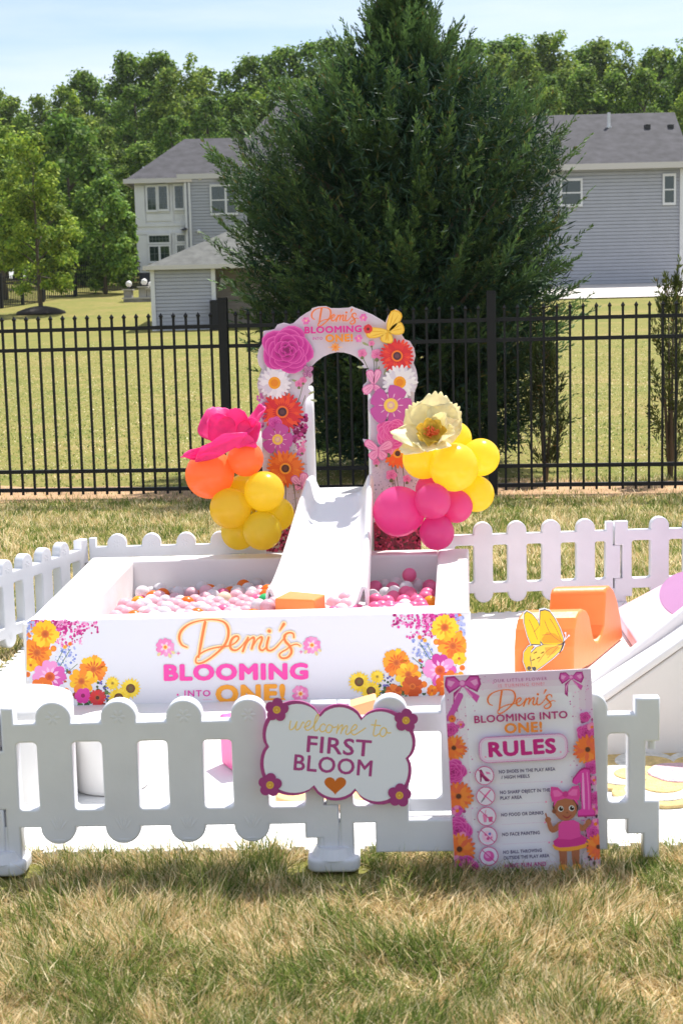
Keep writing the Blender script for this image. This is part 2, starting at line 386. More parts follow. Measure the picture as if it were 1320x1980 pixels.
# nearer trees at the left
b = aty(80, 605, 60)
make_tree('maple_tree', 'young yellow green tree on a dark mulch ring, left lawn', 'tree', [(1.0, .9), (1.7, 1.6), (3.0, 1.75), (4.6, 1.35), (6.0, .75), (7.0, .15)], 95, 11000, .15, .42, (1.15, 1.12, .9), 301, .085, (b[0], 60, float(gz(0, 60)) - .02))
mb = MB(); mb.lathe([(1.0, 0), (.95, .12), (.6, .25), (.2, .33)], (b[0], 60, float(gz(0, 60)) - .03), 22)
tag(mb.build('mulch_ring', M('mulch', (.035, .028, .024), .95, .3, 20, .8, 30), smooth=True), 'dark mound of mulch around the young tree trunk', 'mulch')
b = aty(205, 575, 73)
make_tree('small_tree', 'grey green round tree beside the white house bay', 'tree', [(.5, 1.1), (1.6, 1.7), (3.0, 1.75), (4.3, 1.2), (5.3, .3)], 80, 9000, .2, .5, (.85, .98, 1.0), 302, .09, (b[0], 73, float(gz(0, 73))))
b = aty(10, 560, 70)
make_tree('shade_tree', 'tall leafy tree at the left edge behind the far fence', 'tree', [(1.8, 1.2), (3.0, 2.1), (5.0, 2.3), (7.0, 1.5), (8.2, .3)], 90, 9500, .22, .6, (1.15, 1.15, .95), 303, .14, (b[0], 70, float(gz(0, 70))))
b = aty(145, 560, 84)
make_tree('understory_tree', 'dark green tree in the gap between the two lawn trees', 'tree', [(.3, 1.8), (2.5, 2.5), (5.0, 2.3), (8.0, 1.3), (9.5, .3)], 90, 9000, .3, .8, (.62, .78, .72), 304, .14, (b[0], 84, float(gz(0, 84))))

# the big conifer behind the fence
def conifer(name, label, loc, prof, n_pl, leaf_l, leaf_w, seed, el0, el1, tw_l, colr, trunk_r, stems=1, tw=15, nb=9, inner=.25):
    g = np.random.default_rng(seed); zs = np.array([p[0] for p in prof]); rs = np.array([p[1] for p in prof]); z1 = zs[-1]
    t = thing(name, label, 'tree' if z1 > 3 else 'shrub', loc)
    P, D, SD, LN, TN = [], [], [], [], []
    limbs = MB()
    for i in range(n_pl):
        z = zs[0] + (z1 - zs[0]) * g.random() ** .9
        az = g.random() * 6.283; Rm = np.interp(z, zs, rs) * (1 if z1 < 3 else .76 + .42 * float(vnoise(az * 1.4, z, 1.7)))
        el = el0 + (el1 - el0) * (z / z1) + g.normal(0, .13)
        d = np.array([math.cos(az) * math.cos(el), math.sin(az) * math.cos(el), math.sin(el)])
        r0 = Rm * g.uniform(.08, .62); reach = max(Rm * g.uniform(.86, 1.08) - r0, Rm * .22); ln = min(reach / max(math.cos(el), .35), 1.5 * tw_l * 6)
        ln = min(ln, 1.5) if z1 > 3 else ln
        if z1 > 3:
            rt = Rm * (g.uniform(.35, 1.0) ** .55) * g.uniform(.88, 1.06); ln = g.uniform(.65, 1.5) * min(1, .4 + Rm)
            p0 = np.array([math.cos(az) * rt, math.sin(az) * rt, z]) - d * ln
        else: p0 = np.array([math.cos(az) * r0, math.sin(az) * r0, z])
        p0[2] = max(p0[2], .12)
        side = nrm(np.cross(d, [0, 0, 1])); upv = np.cross(side, d); rot = g.normal(0, .6); s1 = side * math.cos(rot) + upv * math.sin(rot); n1 = np.cross(d, s1)
        tone = g.uniform(.6, 1.38)
        if i % 7 == 0: limbs.tube([np.array([0, 0, max(p0[2] - r0 * .5, .1)]), p0, p0 + d * ln * .6], [trunk_r * .22, trunk_r * .13, trunk_r * .05], 4)
        for j in range(tw):
            s = .12 + .88 * (j + g.random()) / tw
            q = p0 + d * ln * s + np.array([0, 0, .10 * ln * s * s])
            sg = 1 if j % 2 else -1
            td = nrm(d * g.uniform(.75, 1.1) + s1 * sg * g.uniform(.3, .62) + n1 * g.normal(0, .28) + [0, 0, .18])
            tl = tw_l * (1.15 - .85 * s) * g.uniform(.75, 1.3)
            if j >= tw - 1: td = nrm(d + [0, 0, .25]); tl = tw_l * .6
            sn = nrm(np.cross(td, n1))
            u = (np.arange(nb) + g.random(nb)) / nb; sgn = np.where(np.arange(nb) % 2, 1.0, -1.0)
            bd = td[None] + sn[None] * (sgn * g.uniform(.25, .6, nb))[:, None] + g.normal(0, .22, (nb, 3)); bd = bd / np.linalg.norm(bd, axis=1, keepdims=True)
            P.append(q[None] + td[None] * (tl * u)[:, None]); D.append(bd)
            nn_ = n1[None] + g.normal(0, .5, (nb, 3)); sv = np.cross(bd, nn_); SD.append(sv / (np.linalg.norm(sv, axis=1, keepdims=True) + 1e-6))
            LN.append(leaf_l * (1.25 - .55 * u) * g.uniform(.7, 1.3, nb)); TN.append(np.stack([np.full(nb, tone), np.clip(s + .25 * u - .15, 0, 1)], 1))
    if z1 > 3:
        nc = 34000; zc = zs[0] + (z1 * .8 - zs[0]) * g.random(nc); rc = np.interp(zc, zs, rs) * .84 * g.random(nc) ** .5; tc_ = g.random(nc) * 6.283
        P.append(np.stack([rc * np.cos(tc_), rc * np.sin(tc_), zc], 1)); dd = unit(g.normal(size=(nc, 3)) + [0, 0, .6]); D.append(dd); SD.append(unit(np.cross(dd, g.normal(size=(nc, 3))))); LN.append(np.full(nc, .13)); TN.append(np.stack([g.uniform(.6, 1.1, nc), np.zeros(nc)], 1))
    P = np.concatenate(P); D = np.concatenate(D); SD = np.concatenate(SD); LN = np.concatenate(LN); TN = np.concatenate(TN)
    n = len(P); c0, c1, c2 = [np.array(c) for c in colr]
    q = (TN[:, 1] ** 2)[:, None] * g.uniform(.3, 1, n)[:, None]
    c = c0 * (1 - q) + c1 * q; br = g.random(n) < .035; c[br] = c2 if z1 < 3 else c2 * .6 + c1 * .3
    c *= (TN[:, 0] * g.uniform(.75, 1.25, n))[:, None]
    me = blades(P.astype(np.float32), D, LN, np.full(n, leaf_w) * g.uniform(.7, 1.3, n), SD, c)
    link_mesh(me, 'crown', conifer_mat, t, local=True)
    tr = MB()
    for k in range(stems):
        a = 6.28 * k / max(stems, 1); o_ = (0 if stems == 1 else rs.max() * .45)
        tr.tube([(0, 0, -.05), (o_ * .5 * math.cos(a), o_ * .5 * math.sin(a), z1 * .4), (o_ * math.cos(a), o_ * math.sin(a), z1 * .93)], [trunk_r, trunk_r * .7, trunk_r * .15], 8)
    tr.v += []; k = len(tr.v); tr.v += limbs.v; tr.f += [tuple(i + k for i in q_) for q_ in limbs.f]
    tr.build('trunk', bark, t, smooth=True, local=True)
    return t
cx = aty(786, 600, 14.7)[0]
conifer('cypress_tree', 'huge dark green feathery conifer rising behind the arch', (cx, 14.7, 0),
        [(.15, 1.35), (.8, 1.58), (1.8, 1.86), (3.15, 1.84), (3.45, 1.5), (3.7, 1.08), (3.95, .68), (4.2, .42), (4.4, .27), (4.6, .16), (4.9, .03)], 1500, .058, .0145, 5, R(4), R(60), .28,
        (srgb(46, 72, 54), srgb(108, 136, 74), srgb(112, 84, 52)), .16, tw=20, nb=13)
bx = aty(1052, 925, 13.5)[0]
conifer('arborvitae_shrub', 'dark narrow shrub behind the fence at the foot of the conifer', (bx, 13.45, 0), [(.05, .10), (.3, .2), (.7, .2), (1.0, .12), (1.15, .04)], 70, .05, .012, 61, R(65), R(80), .09, (srgb(56, 66, 36), srgb(84, 96, 44), srgb(122, 98, 64)), .02, stems=3, tw=9, nb=6)
bx = aty(1290, 925, 13.5)[0]
conifer('arborvitae_shrub', 'thin straggly upright shrub behind the fence at far right', (bx, 13.4, 0), [(.05, .08), (.3, .2), (.8, .22), (1.3, .18), (1.6, .12), (1.72, .04)], 80, .05, .012, 62, R(68), R(82), .09, (srgb(70, 80, 40), srgb(112, 122, 56), srgb(128, 104, 66)), .02, stems=4, tw=9, nb=6)

# ------------------------------------------------------------------ houses
siding_grey = M('grey_vinyl_siding', srgb(164, 166, 176), .55, .05, 2, .05, 20)
siding_lite = M('pale_vinyl_siding', srgb(168, 170, 182), .55, .05, 2)
siding_tan = M('tan_siding', srgb(142, 132, 124), .6, .06, 2)
trim_white = M('white_trim', (.66, .66, .69), .5, .05, 2)
shingle = M('dark_roof_shingle', srgb(62, 60, 65), .9, .45, 2.2, .6, 12, detail=8)
shingle_lite = M('pale_roof_shingle', srgb(100, 100, 96), .9, .28, 4, .6, 14, detail=8)
glass = M('window_glass', (.018, .03, .03), .06, 0, spec=.9)
brick_dark = M('dark_brick', (.05, .05, .065), .8, .3, 5, .4, 12)
concrete = M('concrete', (.58, .53, .49), .8, .08, 1.2, .2, 20)
stone = M('stone_veneer', (.30, .28, .26), .85, .4, 2.2, .7, 9)
def lap_wall(mb, x0, x1, z0, z1, Y, bd=.16, dep=.04):
    z = z0
    while z < z1 - .02:
        zt = min(z + bd, z1)
        g_ = bd * .19
        mb.add([(x0, Y - dep, z + g_), (x1, Y - dep, z + g_), (x1, Y - dep * .8, zt), (x0, Y - dep * .8, zt)], [(0, 1, 2, 3)])
        mb.add([(x0, Y + dep * .4, z + g_), (x1, Y + dep * .4, z + g_), (x1, Y - dep, z + g_), (x0, Y - dep, z + g_)], [(0, 1, 2, 3)])
        mb.add([(x0, Y + dep * .4, z), (x1, Y + dep * .4, z), (x1, Y + dep * .4, z + g_), (x0, Y + dep * .4, z + g_)], [(0, 1, 2, 3)])
        mb.add([(x0, Y - dep * .8, zt), (x1, Y - dep * .8, zt), (x1, Y + dep * .4, zt), (x0, Y + dep * .4, zt)], [(0, 1, 2, 3)])
        z += bd
def hip_roof(mb, x0, x1, y0, y1, ze, zr, rx0, rx1, ry, t=.18):
    """eave rectangle, ridge from rx0 to rx1 at depth ry"""
    a, b_, c, d = (x0, y0, ze), (x1, y0, ze), (x1, y1, ze), (x0, y1, ze); e, f_ = (rx0, ry, zr), (rx1, ry, zr)
    mb.add([a, b_, c, d, e, f_], [(0, 1, 5, 4), (1, 2, 5), (2, 3, 4, 5), (3, 0, 4), (3, 2, 1, 0)])
def eave_board(mb, x0, x1, y0, y1, ze, h=.22, t=.12):
    mb.box(x0, x1, y0 - t, y0 - .003, ze - h, ze + .02); mb.box(x0 - t, x0 - .003, y0 - t, y1, ze - h, ze + .02); mb.box(x1 + .003, x1 + t, y0 - t, y1, ze - h, ze + .02)
def window(parent, x0, x1, z0, z1, Y, cols=2, rows=2, fr=.09, mun=.025, mull=(), split=None):
    w = MB(); w.box(x0 - fr, x1 + fr, Y - .09, Y - .02, z1, z1 + fr * 1.3); w.box(x0 - fr, x1 + fr, Y - .09, Y - .02, z0 - fr * 1.3, z0)
    w.box(x0 - fr, x0, Y - .088, Y - .02, z0, z1); w.box(x1, x1 + fr, Y - .088, Y - .02, z0, z1)
    for mxx in mull: w.box(mxx - fr * .6, mxx + fr * .6, Y - .086, Y - .02, z0, z1)
    if split: w.box(x0, x1, Y - .084, Y - .02, split - fr * .35, split + fr * .35)
    fo = w.build('window', trim_white, parent)
    p = MB(); p.box(x0, x1, Y - .055, Y - .04, z0, z1); p.build('pane', glass, fo)
    g = MB(); edges = [x0] + list(mull) + [x1]
    for a, b_ in zip(edges[:-1], edges[1:]):
        for i in range(1, cols): xx = a + (b_ - a) * i / cols; g.box(xx - mun / 2, xx + mun / 2, Y - .066, Y - .056, z0, z1)
    for j in range(1, rows): zz = z0 + (z1 - z0) * j / rows; g.box(x0, x1, Y - .0655, Y - .0565, zz - mun / 2, zz + mun / 2)
    g.build('muntin', M_MUN, fo)
    return fo
M_MUN = M('muntin_grey', (.10, .12, .12), .5)
X = lambda px, py, Y: float(aty(px, py, Y)[0])
Z = lambda px, py, Y: float(aty(px, py, Y)[2])

# left house
Yh = 80.0
hx0, hxm, hx1 = X(263, 430, Yh), X(364, 430, Yh), X(780, 400, Yh)
zb, ze = Z(280, 553, Yh), Z(300, 347, Yh)
t = thing('suburban_house', 'two storey house with white panelled bay and grey siding left of the conifer', 'house', (hx0 + 6, Yh, zb))
w = MB(); w.box(hx0, hxm, Yh, Yh + 9, zb + .7, ze)
for px0, px1, py0, py1 in [(263, 282, 358, 432), (331, 336, 358, 432), (263, 362, 432, 438), (263, 362, 448, 453), (266, 285, 455, 522), (332, 340, 455, 522), (284, 331, 409, 413), (338, 360, 409, 413), (284, 331, 414, 428)]:
    w.box(X(px0, 430, Yh), X(px1, 430, Yh), Yh - .05, Yh - .002, Z(300, py1, Yh), Z(300, py0, Yh))
w.build('bay_wall', trim_white, t)
w = MB(); w.box(hx0 + .05, hxm, Yh + .05, Yh + 9, zb - .6, zb + .697); w.build('foundation', brick_dark, t)
w = MB(); lap_wall(w, hxm + .003, hx1, zb, ze + .1, Yh - .35); w.box(hxm + .003, hx1, Yh - .32, Yh + 10, zb - .6, ze + .1); w.build('wall', siding_grey, t)
rz = Z(390, 268, Yh + 4.5)
w = MB(); hip_roof(w, hx0 - .4, hx1, Yh - .35, Yh + 10, ze, rz, X(357, 268, Yh + 4.5), hx1 - 3, Yh + 4.5)
rz2 = Z(620, 192, Yh + 7); hip_roof(w, X(415, 330, Yh - .7), hx1 + .4, Yh - .75, Yh + 15, ze + .12, rz2, X(545, 200, Yh + 7), X(740, 190, Yh + 7), Yh + 7)
ro = w.build('roof', shingle, t)
w = MB(); eave_board(w, hx0 - .4, hxm + .2, Yh - .35, Yh + 9, ze); w.box(X(345, 338, Yh), hx1 + .4, Yh - .9, Yh - .753, ze - .1, ze + .16)
w.build('gutter', M('gutter_cream', (.55, .52, .50), .5), t)
w = MB()
for px in (362.5, 370): w.box(X(px - 2, 430, Yh), X(px + 2, 430, Yh), Yh - .5, Yh - .36, zb, ze - .25)
w.build('downpipe', trim_white, t)
w = MB(); w.tube([(X(273, 330, Yh), Yh + 1, ze), (X(273, 330, Yh), Yh + 1, Z(273, 319, Yh))], .06, 6); w.build('vent_pipe', trim_white, t)
zz = lambda py, px=300: Z(px, py, Yh)
window(t, X(286, 385, Yh), X(302, 385, Yh), zz(406), zz(362), Yh - .05, 2, 4)
window(t, X(308, 385, Yh), X(324, 385, Yh), zz(405), zz(361), Yh - .05, 2, 4)
window(t, X(339, 385, Yh), X(355, 385, Yh), zz(404), zz(361), Yh - .05, 2, 4)
window(t, X(289, 460, Yh), X(328, 460, Yh), zz(469), zz(456), Yh - .05, 6, 2)
window(t, X(290, 480, Yh), X(328, 480, Yh), zz(505), zz(477), Yh - .05, 2, 2, mull=(X(309, 480, Yh),))
window(t, X(343, 460, Yh), X(358, 460, Yh), zz(468), zz(456), Yh - .05, 3, 2)
window(t, X(343, 480, Yh), X(358, 480, Yh), zz(505), zz(476), Yh - .05, 2, 2)
window(t, X(411, 390, Yh), X(458, 390, Yh), zz(413, 430), zz(362, 430), Yh - .4, 2, 2, mull=(X(438, 390, Yh),), split=zz(388, 430))
w = MB(); a = X(352, 450, Yh); w.add([(a, Yh - .06, zz(447)), (X(364, 450, Yh), Yh - .06, zz(447)), (X(364, 450, Yh), Yh - .06, zz(438)), (a, Yh - .9, zz(448)), (X(364, 450, Yh), Yh - .9, zz(448))], [(0, 1, 4, 3), (0, 3, 2), (3, 4, 2), (1, 2, 4), (0, 2, 1)])
w.build('awning', M('awning_dark', (.03, .03, .035), .7), t)
w = MB(); w.sphere((X(386, 448, Yh), Yh - .5, zz(448, 386)), .11, 10, 8); w.sphere((X(389, 347, Yh), Yh - .6, zz(347, 389)), .1, 10, 8); w.build('floodlight', trim_white, t, smooth=True)

# right house
Yr = 70.0
qx0, qx1 = X(940, 400, Yr), X(1317, 430, Yr)
zb2, ze2 = Z(1200, 556, Yr), Z(1200, 318, Yr)
t = thing('suburban_house', 'big grey sided house with dark hip roof right of the conifer', 'house', ((qx0 + qx1) / 2, Yr, zb2))
w = MB(); lap_wall(w, qx0, qx1, zb2, ze2, Yr); w.box(qx0, qx1, Yr + .03, Yr + 9, zb2 - .6, ze2); w.build('wall', siding_grey, t)
w = MB(); w.box(qx0 + .02, qx1 - .02, Yr - .09, Yr - .05, zb2 - .5, zb2 + .14); w.build('foundation', M('foundation_grey', (.17, .17, .19), .8, .2, 4), t)
w = MB(); hip_roof(w, qx0 - .4, qx1 + .35, Yr - .45, Yr + 10, ze2, Z(1180, 220, Yr + 4.8), X(985, 222, Yr + 4.8), X(1303, 218, Yr + 4.8), Yr + 4.8); ro = w.build('roof', shingle, t)
w = MB(); eave_board(w, qx0 - .4, qx1 + .35, Yr - .45, Yr + 10, ze2, .25); w.build('gutter', M('gutter_cream', (.55, .52, .50), .5), t)
w = MB(); w.box(qx1 - .12, qx1 + .05, Yr - .14, Yr - .05, zb2, ze2 - .25); w.build('corner_trim', trim_white, t)
w = MB(); pv = aty(1179, 228, Yr + 3); w.tube([(pv[0], Yr + 3.4, pv[2] - 1.2), (pv[0], Yr + 3.4, pv[2] + .3)], .08, 8); w.tube([(pv[0], Yr + 3.38, pv[2] - .55), (pv[0], Yr + 3.38, pv[2] - .35)], .14, 8); w.build('vent_pipe', trim_white, ro)
for px in (1251, 1296):
    k = aty(px, 241, Yr + 3.1); w = MB(); w.box(k[0] - .13, k[0] + .13, Yr + 3.0, Yr + 3.8, k[2] - .25, k[2] + .02); w.build('roof_vent', M('vent_black', (.02, .02, .022), .6), ro, bevel=.03)
window(t, X(1283, 365, Yr), X(1301, 365, Yr), Z(1290, 392, Yr), Z(1290, 341, Yr), Yr - .03, 1, 1, split=Z(1290, 367, Yr))
window(t, X(1085, 370, Yr), X(1121, 370, Yr), Z(1110, 395, Yr), Z(1110, 350, Yr), Yr - .03, 1, 1, split=Z(1110, 373, Yr))
w = MB(); k = atz(1228, 560, zb2); w.tube([(k[0], Yr - 2, zb2 - .5), (k[0], Yr - 2, zb2 + .3)], .05, 6); w.sphere((k[0], Yr - 2, zb2 + .33), .09, 8, 6)
tag(w.build('tap_post', black_metal), 'small dark post on the concrete by the grey house', 'post')

# concrete pad in front of the right house
Yc0, Yc1 = 60.5, Yr - .1
v = []
for Y_ in np.linspace(Yc0, Yc1, 12):
    for X_ in (X(1020, 570, Y_), X(1420, 570, Y_)): v.append((X_, Y_, float(gz(0, Y_)) + .05))
me = bpy.data.meshes.new('driveway'); me.from_pydata(v, [], [(2 * i, 2 * i + 1, 2 * i + 3, 2 * i + 2) for i in range(11)])
tag(link_mesh(me, 'driveway', concrete, None), kind='structure')

# pool house
Ys = 50.0
sx0, sx1, sx2 = X(297, 580, Ys), X(414, 580, Ys), X(640, 580, Ys)
zs0, zs1 = Z(355, 643, Ys), Z(355, 514, Ys)
t = thing('pool_house', 'small pale sided outbuilding with grey hip roof behind the fence', 'shed', ((sx0 + sx1) / 2, Ys, zs0))
w = MB(); lap_wall(w, sx0, sx1, zs0, zs1, Ys, .12, .035); w.box(sx0, sx1, Ys + .03, Ys + 5, zs0 - .4, zs1); w.build('wall', siding_lite, t)
w = MB(); lap_wall(w, sx1 + .003, sx2, zs0, zs1, Ys + 1.3, .12, .035); w.box(sx1 + .003, sx2, Ys + 1.33, Ys + 5, zs0 - .4, zs1); w.build('porch_wall', siding_tan, t)
for a in (sx0, sx1): MB().box(a - .07, a + .07, Ys - .08, Ys - .04, zs0, zs1 - .1).build('corner_trim', trim_white, t)
az = Z(480, 430, Ys + 2.5)
w = MB(); hip_roof(w, sx0 - .2, sx2 + .2, Ys - .25, Ys + 5.2, zs1, az, X(480, 430, Ys + 2.5), X(486, 430, Ys + 2.5), Ys + 2.5); w.build('roof', shingle_lite, t)
w = MB(); eave_board(w, sx0 - .2, sx2 + .2, Ys - .25, Ys + 5.2, zs1, .12, .08); w.build('gutter', M('gutter_cream', (.55, .52, .50), .5), t)
w = MB(); k = aty(433, 545, Ys + 1.2); w.box(k[0] - .13, k[0] + .13, Ys + 1.1, Ys + 1.27, k[2] - .12, k[2] + .12); w.build('wall_light', trim_white, t, bevel=.03)
w = MB(); w.box(X(410, 645, Ys - .1), X(425, 645, Ys - .1), Ys - .6, Ys - .1, zs0 - .3, zs0 + 1.05); w.build('equipment_box', black_metal, t, bevel=.03)

# stone wall with globe lamps
Yw = 66.0
x0, x1 = X(239, 575, Yw), X(325, 575, Yw)
t = thing('stone_wall', 'low stone patio wall with stepped capped piers by the house', 'wall', (x0, Yw, float(gz(0, Yw))))
w = MB(); zz0 = float(gz(0, Yw)) - .3
w.box(x0, x1, Yw, Yw + .6, zz0, Z(270, 578, Yw)); w.build('wall', stone, t)
w = MB(); pier = [(239, 254, 561), (268, 283, 556), (284, 300, 560)]
for a, b_, y_ in pier: w.box(X(a, 570, Yw), X(b_, 570, Yw), Yw + .1, Yw + .7, Z(270, 580, Yw), Z(270, y_, Yw))
w.build('pier', stone, t)
w = MB(); w.box(x0 - .05, x1, Yw - .06, Yw + .66, Z(270, 578, Yw) + .002, Z(270, 575, Yw))
for a, b_, y_ in pier: w.box(X(a, 570, Yw) - .06, X(b_, 570, Yw) + .06, Yw + .02, Yw + .78, Z(270, y_, Yw) + .002, Z(270, y_ - 2.5, Yw))
w.build('coping', M('coping', (.45, .42, .39), .8, .1, 3), t)
globe = M('globe_glass', (.82, .78, .74), .3)
for i, (px, py, r_) in enumerate([(249.5, 549, 6), (279, 545, 6.2), (292.5, 550, 6)]):
    c = aty(px, py, Yw + .35); rr = r_ * Yw / F_PX
    t = thing('globe_lamp', ['round white globe lamp on the left pier of the stone wall', 'round white globe lamp on the tallest pier of the stone wall', 'round white globe lamp half hidden by the pool house corner'][i], 'lamp', (c[0], Yw + .35, c[2] - rr - .05), 'globe lamps on the stone wall')
    MB().sphere(c, rr, 16, 10).build('globe', globe, t, smooth=True)
    MB().lathe([(.07, 0), (.05, .06), (.06, .1)], (c[0], Yw + .35, c[2] - rr - .06), 10).build('base', black_metal, t)

# ------------------------------------------------------------------ black metal fences
def metal_fence(name, label, A, B, panels, per, zt, rails, ph, post_h, pk, rl, cap=True, origin=None, far=False):
    A = np.array(A, float); B = np.array(B, float); t = thing(name, label, 'fence', ((A + B) / 2).tolist())
    d = (B - A); Ltot = np.linalg.norm(d[:2]); u = d / Ltot; nrmv = np.array([-u[1], u[0], 0]); nrmv /= np.linalg.norm(nrmv)
    rot = math.atan2(u[1], u[0])
    def place(me, name, s, first):
        o = bpy.data.objects.new(name, me); COL.objects.link(o); o.parent = t
        p = A + u * s - (A + B) / 2; o.location = p; o.rotation_euler.z = rot; return o
    pm = MB(); q = pk / 2; pm.box(-q, q, -q, q, .045 if not far else 0, zt - .045)
    if cap:
        pm.add([(-q, -q, zt - .045), (q, -q, zt - .045), (q, q, zt - .045), (-q, q, zt - .045), (-q * 1.7, -q * 1.7, zt - .03), (q * 1.7, -q * 1.7, zt - .03), (q * 1.7, q * 1.7, zt - .03), (-q * 1.7, q * 1.7, zt - .03), (0, 0, zt)],
               [(0, 1, 5, 4), (1, 2, 6, 5), (2, 3, 7, 6), (3, 0, 4, 7), (4, 5, 8), (5, 6, 8), (6, 7, 8), (7, 4, 8)])
    pme = bpy.data.meshes.new('picket'); pme.from_pydata(pm.v, [], pm.f); pme.materials.append(black_metal)
    w = Ltot / panels
    for i in range(panels):
        for k in range(1, per): place(pme, 'picket', (i + k / per) * w, False)
    po = MB(); po.box(-ph, ph, -ph, ph, -.05, post_h); po.box(-ph * 1.12, ph * 1.12, -ph * 1.12, ph * 1.12, post_h + .001, post_h + .012); po.box(-ph * .95, ph * .95, -ph * .95, ph * .95, post_h + .012, post_h + .03)
    me = bpy.data.meshes.new('post'); me.from_pydata(po.v, [], po.f); me.materials.append(black_metal)
    for i in range(panels + 1): place(me, 'post', i * w, False)
    for z in rails:
        for i in range(panels):
            rm = MB(); rm.box(ph + .002, w - ph - .002, -rl * .62, rl * .62, z - rl * .5, z + rl * .5)
            me = bpy.data.meshes.new('rail'); me.from_pydata(rm.v, [], rm.f); me.materials.append(black_metal); place(me, 'rail', i * w, False)
    return t
fl = lambda x: 12.72 - .117 * x
def onf(px, py):
    d = ray(px, py); s = 12.72 / (d[1] + .117 * d[0]); return CAM_P + d * s
p1, p2 = onf(438, 800), onf(951, 780)
w = p2[0] - p1[0]
A = (p1[0] - w, fl(p1[0] - w), 0); B = (p2[0] + w, fl(p2[0] + w), 0)
rz_ = [onf(15, 640.5)[2], onf(15, 678.5)[2], onf(15, 913)[2], onf(15, 948.5)[2]]
print('fence', A, B, rz_, onf(20, 612), onf(1303, 568))
soil = M('dry_soil', srgb(176, 140, 104), .95, .35, 3.0, .8, 25, detail=8)
xs_ = np.linspace(-5, 5, 81); v = []
for x in xs_:
    c0 = fl(x) - .12 - .18 * vnoise(x, 3.0, 2.2); c1 = fl(x) + .55 + .9 * vnoise(x, 9.0, 1.3)
    for t_ in (0, .5, 1): v.append((x, c0 + (c1 - c0) * t_, .006))
me = bpy.data.meshes.new('soil_strip'); me.from_pydata(v, [], [(3 * i + k, 3 * i + 3 + k, 3 * i + 4 + k, 3 * i + 1 + k) for i in range(80) for k in (0, 1)])
tag(link_mesh(me, 'bare_soil', soil, None), kind='structure')
metal_fence('metal_fence', 'black metal picket fence with spear tops running across the yard', A, B, 3, 21, onf(20, 612)[2], rz_, .038, 1.70, .0195, .032)
a = atz(-40, 612, 2.2); 
ya, yb = 74.0, 80.0
metal_fence('metal_fence', 'far black metal fence along the shaded edge of the left lawn', (X(84, 560, 68), 68, float(gz(0, 68)) + .1), (X(300, 560, 82), 82, float(gz(0, 82)) - .1), 4, 16, 1.6, [.15, 1.25, 1.45], .07, 1.75, .03, .05, far=True)
metal_fence('metal_fence', 'short run of far black metal fence behind the young tree at far left', (X(-40, 580, 62), 62, float(gz(0, 62))), (X(82, 560, 67.5), 67.5, float(gz(0, 67.5))), 3, 12, 1.35, [.15, 1.05, 1.2], .07, 1.45, .03, .05, far=True)

# ------------------------------------------------------------------ thin summer haze
hz = bpy.data.materials.new('haze_air'); hz.use_nodes = True; hn = hz.node_tree.nodes
for n in list(hn):
    if n.type == 'BSDF_PRINCIPLED': hn.remove(n)
pvn = hn.new('ShaderNodeVolumePrincipled'); pvn.inputs['Color'].default_value = (.86, .92, 1, 1); pvn.inputs['Density'].default_value = .00013; pvn.inputs['Anisotropy'].default_value = .25
hz.node_tree.links.new(pvn.outputs[0], [n for n in hn if n.type == 'OUTPUT_MATERIAL'][0].inputs['Volume'])
mb = MB(); mb.box(-310, 310, -65, 410, -1, 26); tag(mb.build('haze', hz), kind='stuff')
S.cycles.volume_bounces = 0

# ------------------------------------------------------------------ foam mat
def arc(cx, cy, r_, a0, a1, n): return [(cx + r_ * math.cos(a0 + (a1 - a0) * i / n), cy + r_ * math.sin(a0 + (a1 - a0) * i / n)) for i in range(n + 1)]
def teeth(a, b, step=.07, dep=.022):
    a = np.array(a, float); b = np.array(b, float); d = b - a; n = int(np.linalg.norm(d) / step); nn = np.array([d[1], -d[0]]) / np.linalg.norm(d); o = []
    for i in range(n):
        p = a + d * i / n; q = a + d * (i + .5) / n; o += [tuple(p), tuple(p + nn * dep), tuple(q + nn * dep), tuple(q)]
    return o
mp_ = teeth(MAT_POLY[0], MAT_POLY[1]) + [MAT_POLY[1]] + teeth(MAT_POLY[2], MAT_POLY[3]) + teeth(MAT_POLY[3], MAT_POLY[0])
me = curve_mesh([mp_], .022, 0); xform(me, Matrix.Translation((0, 0, .0125)))
tag(link_mesh(me, 'foam_mat', mat_white), 'white interlocking foam mat under the whole play area', 'play mat')

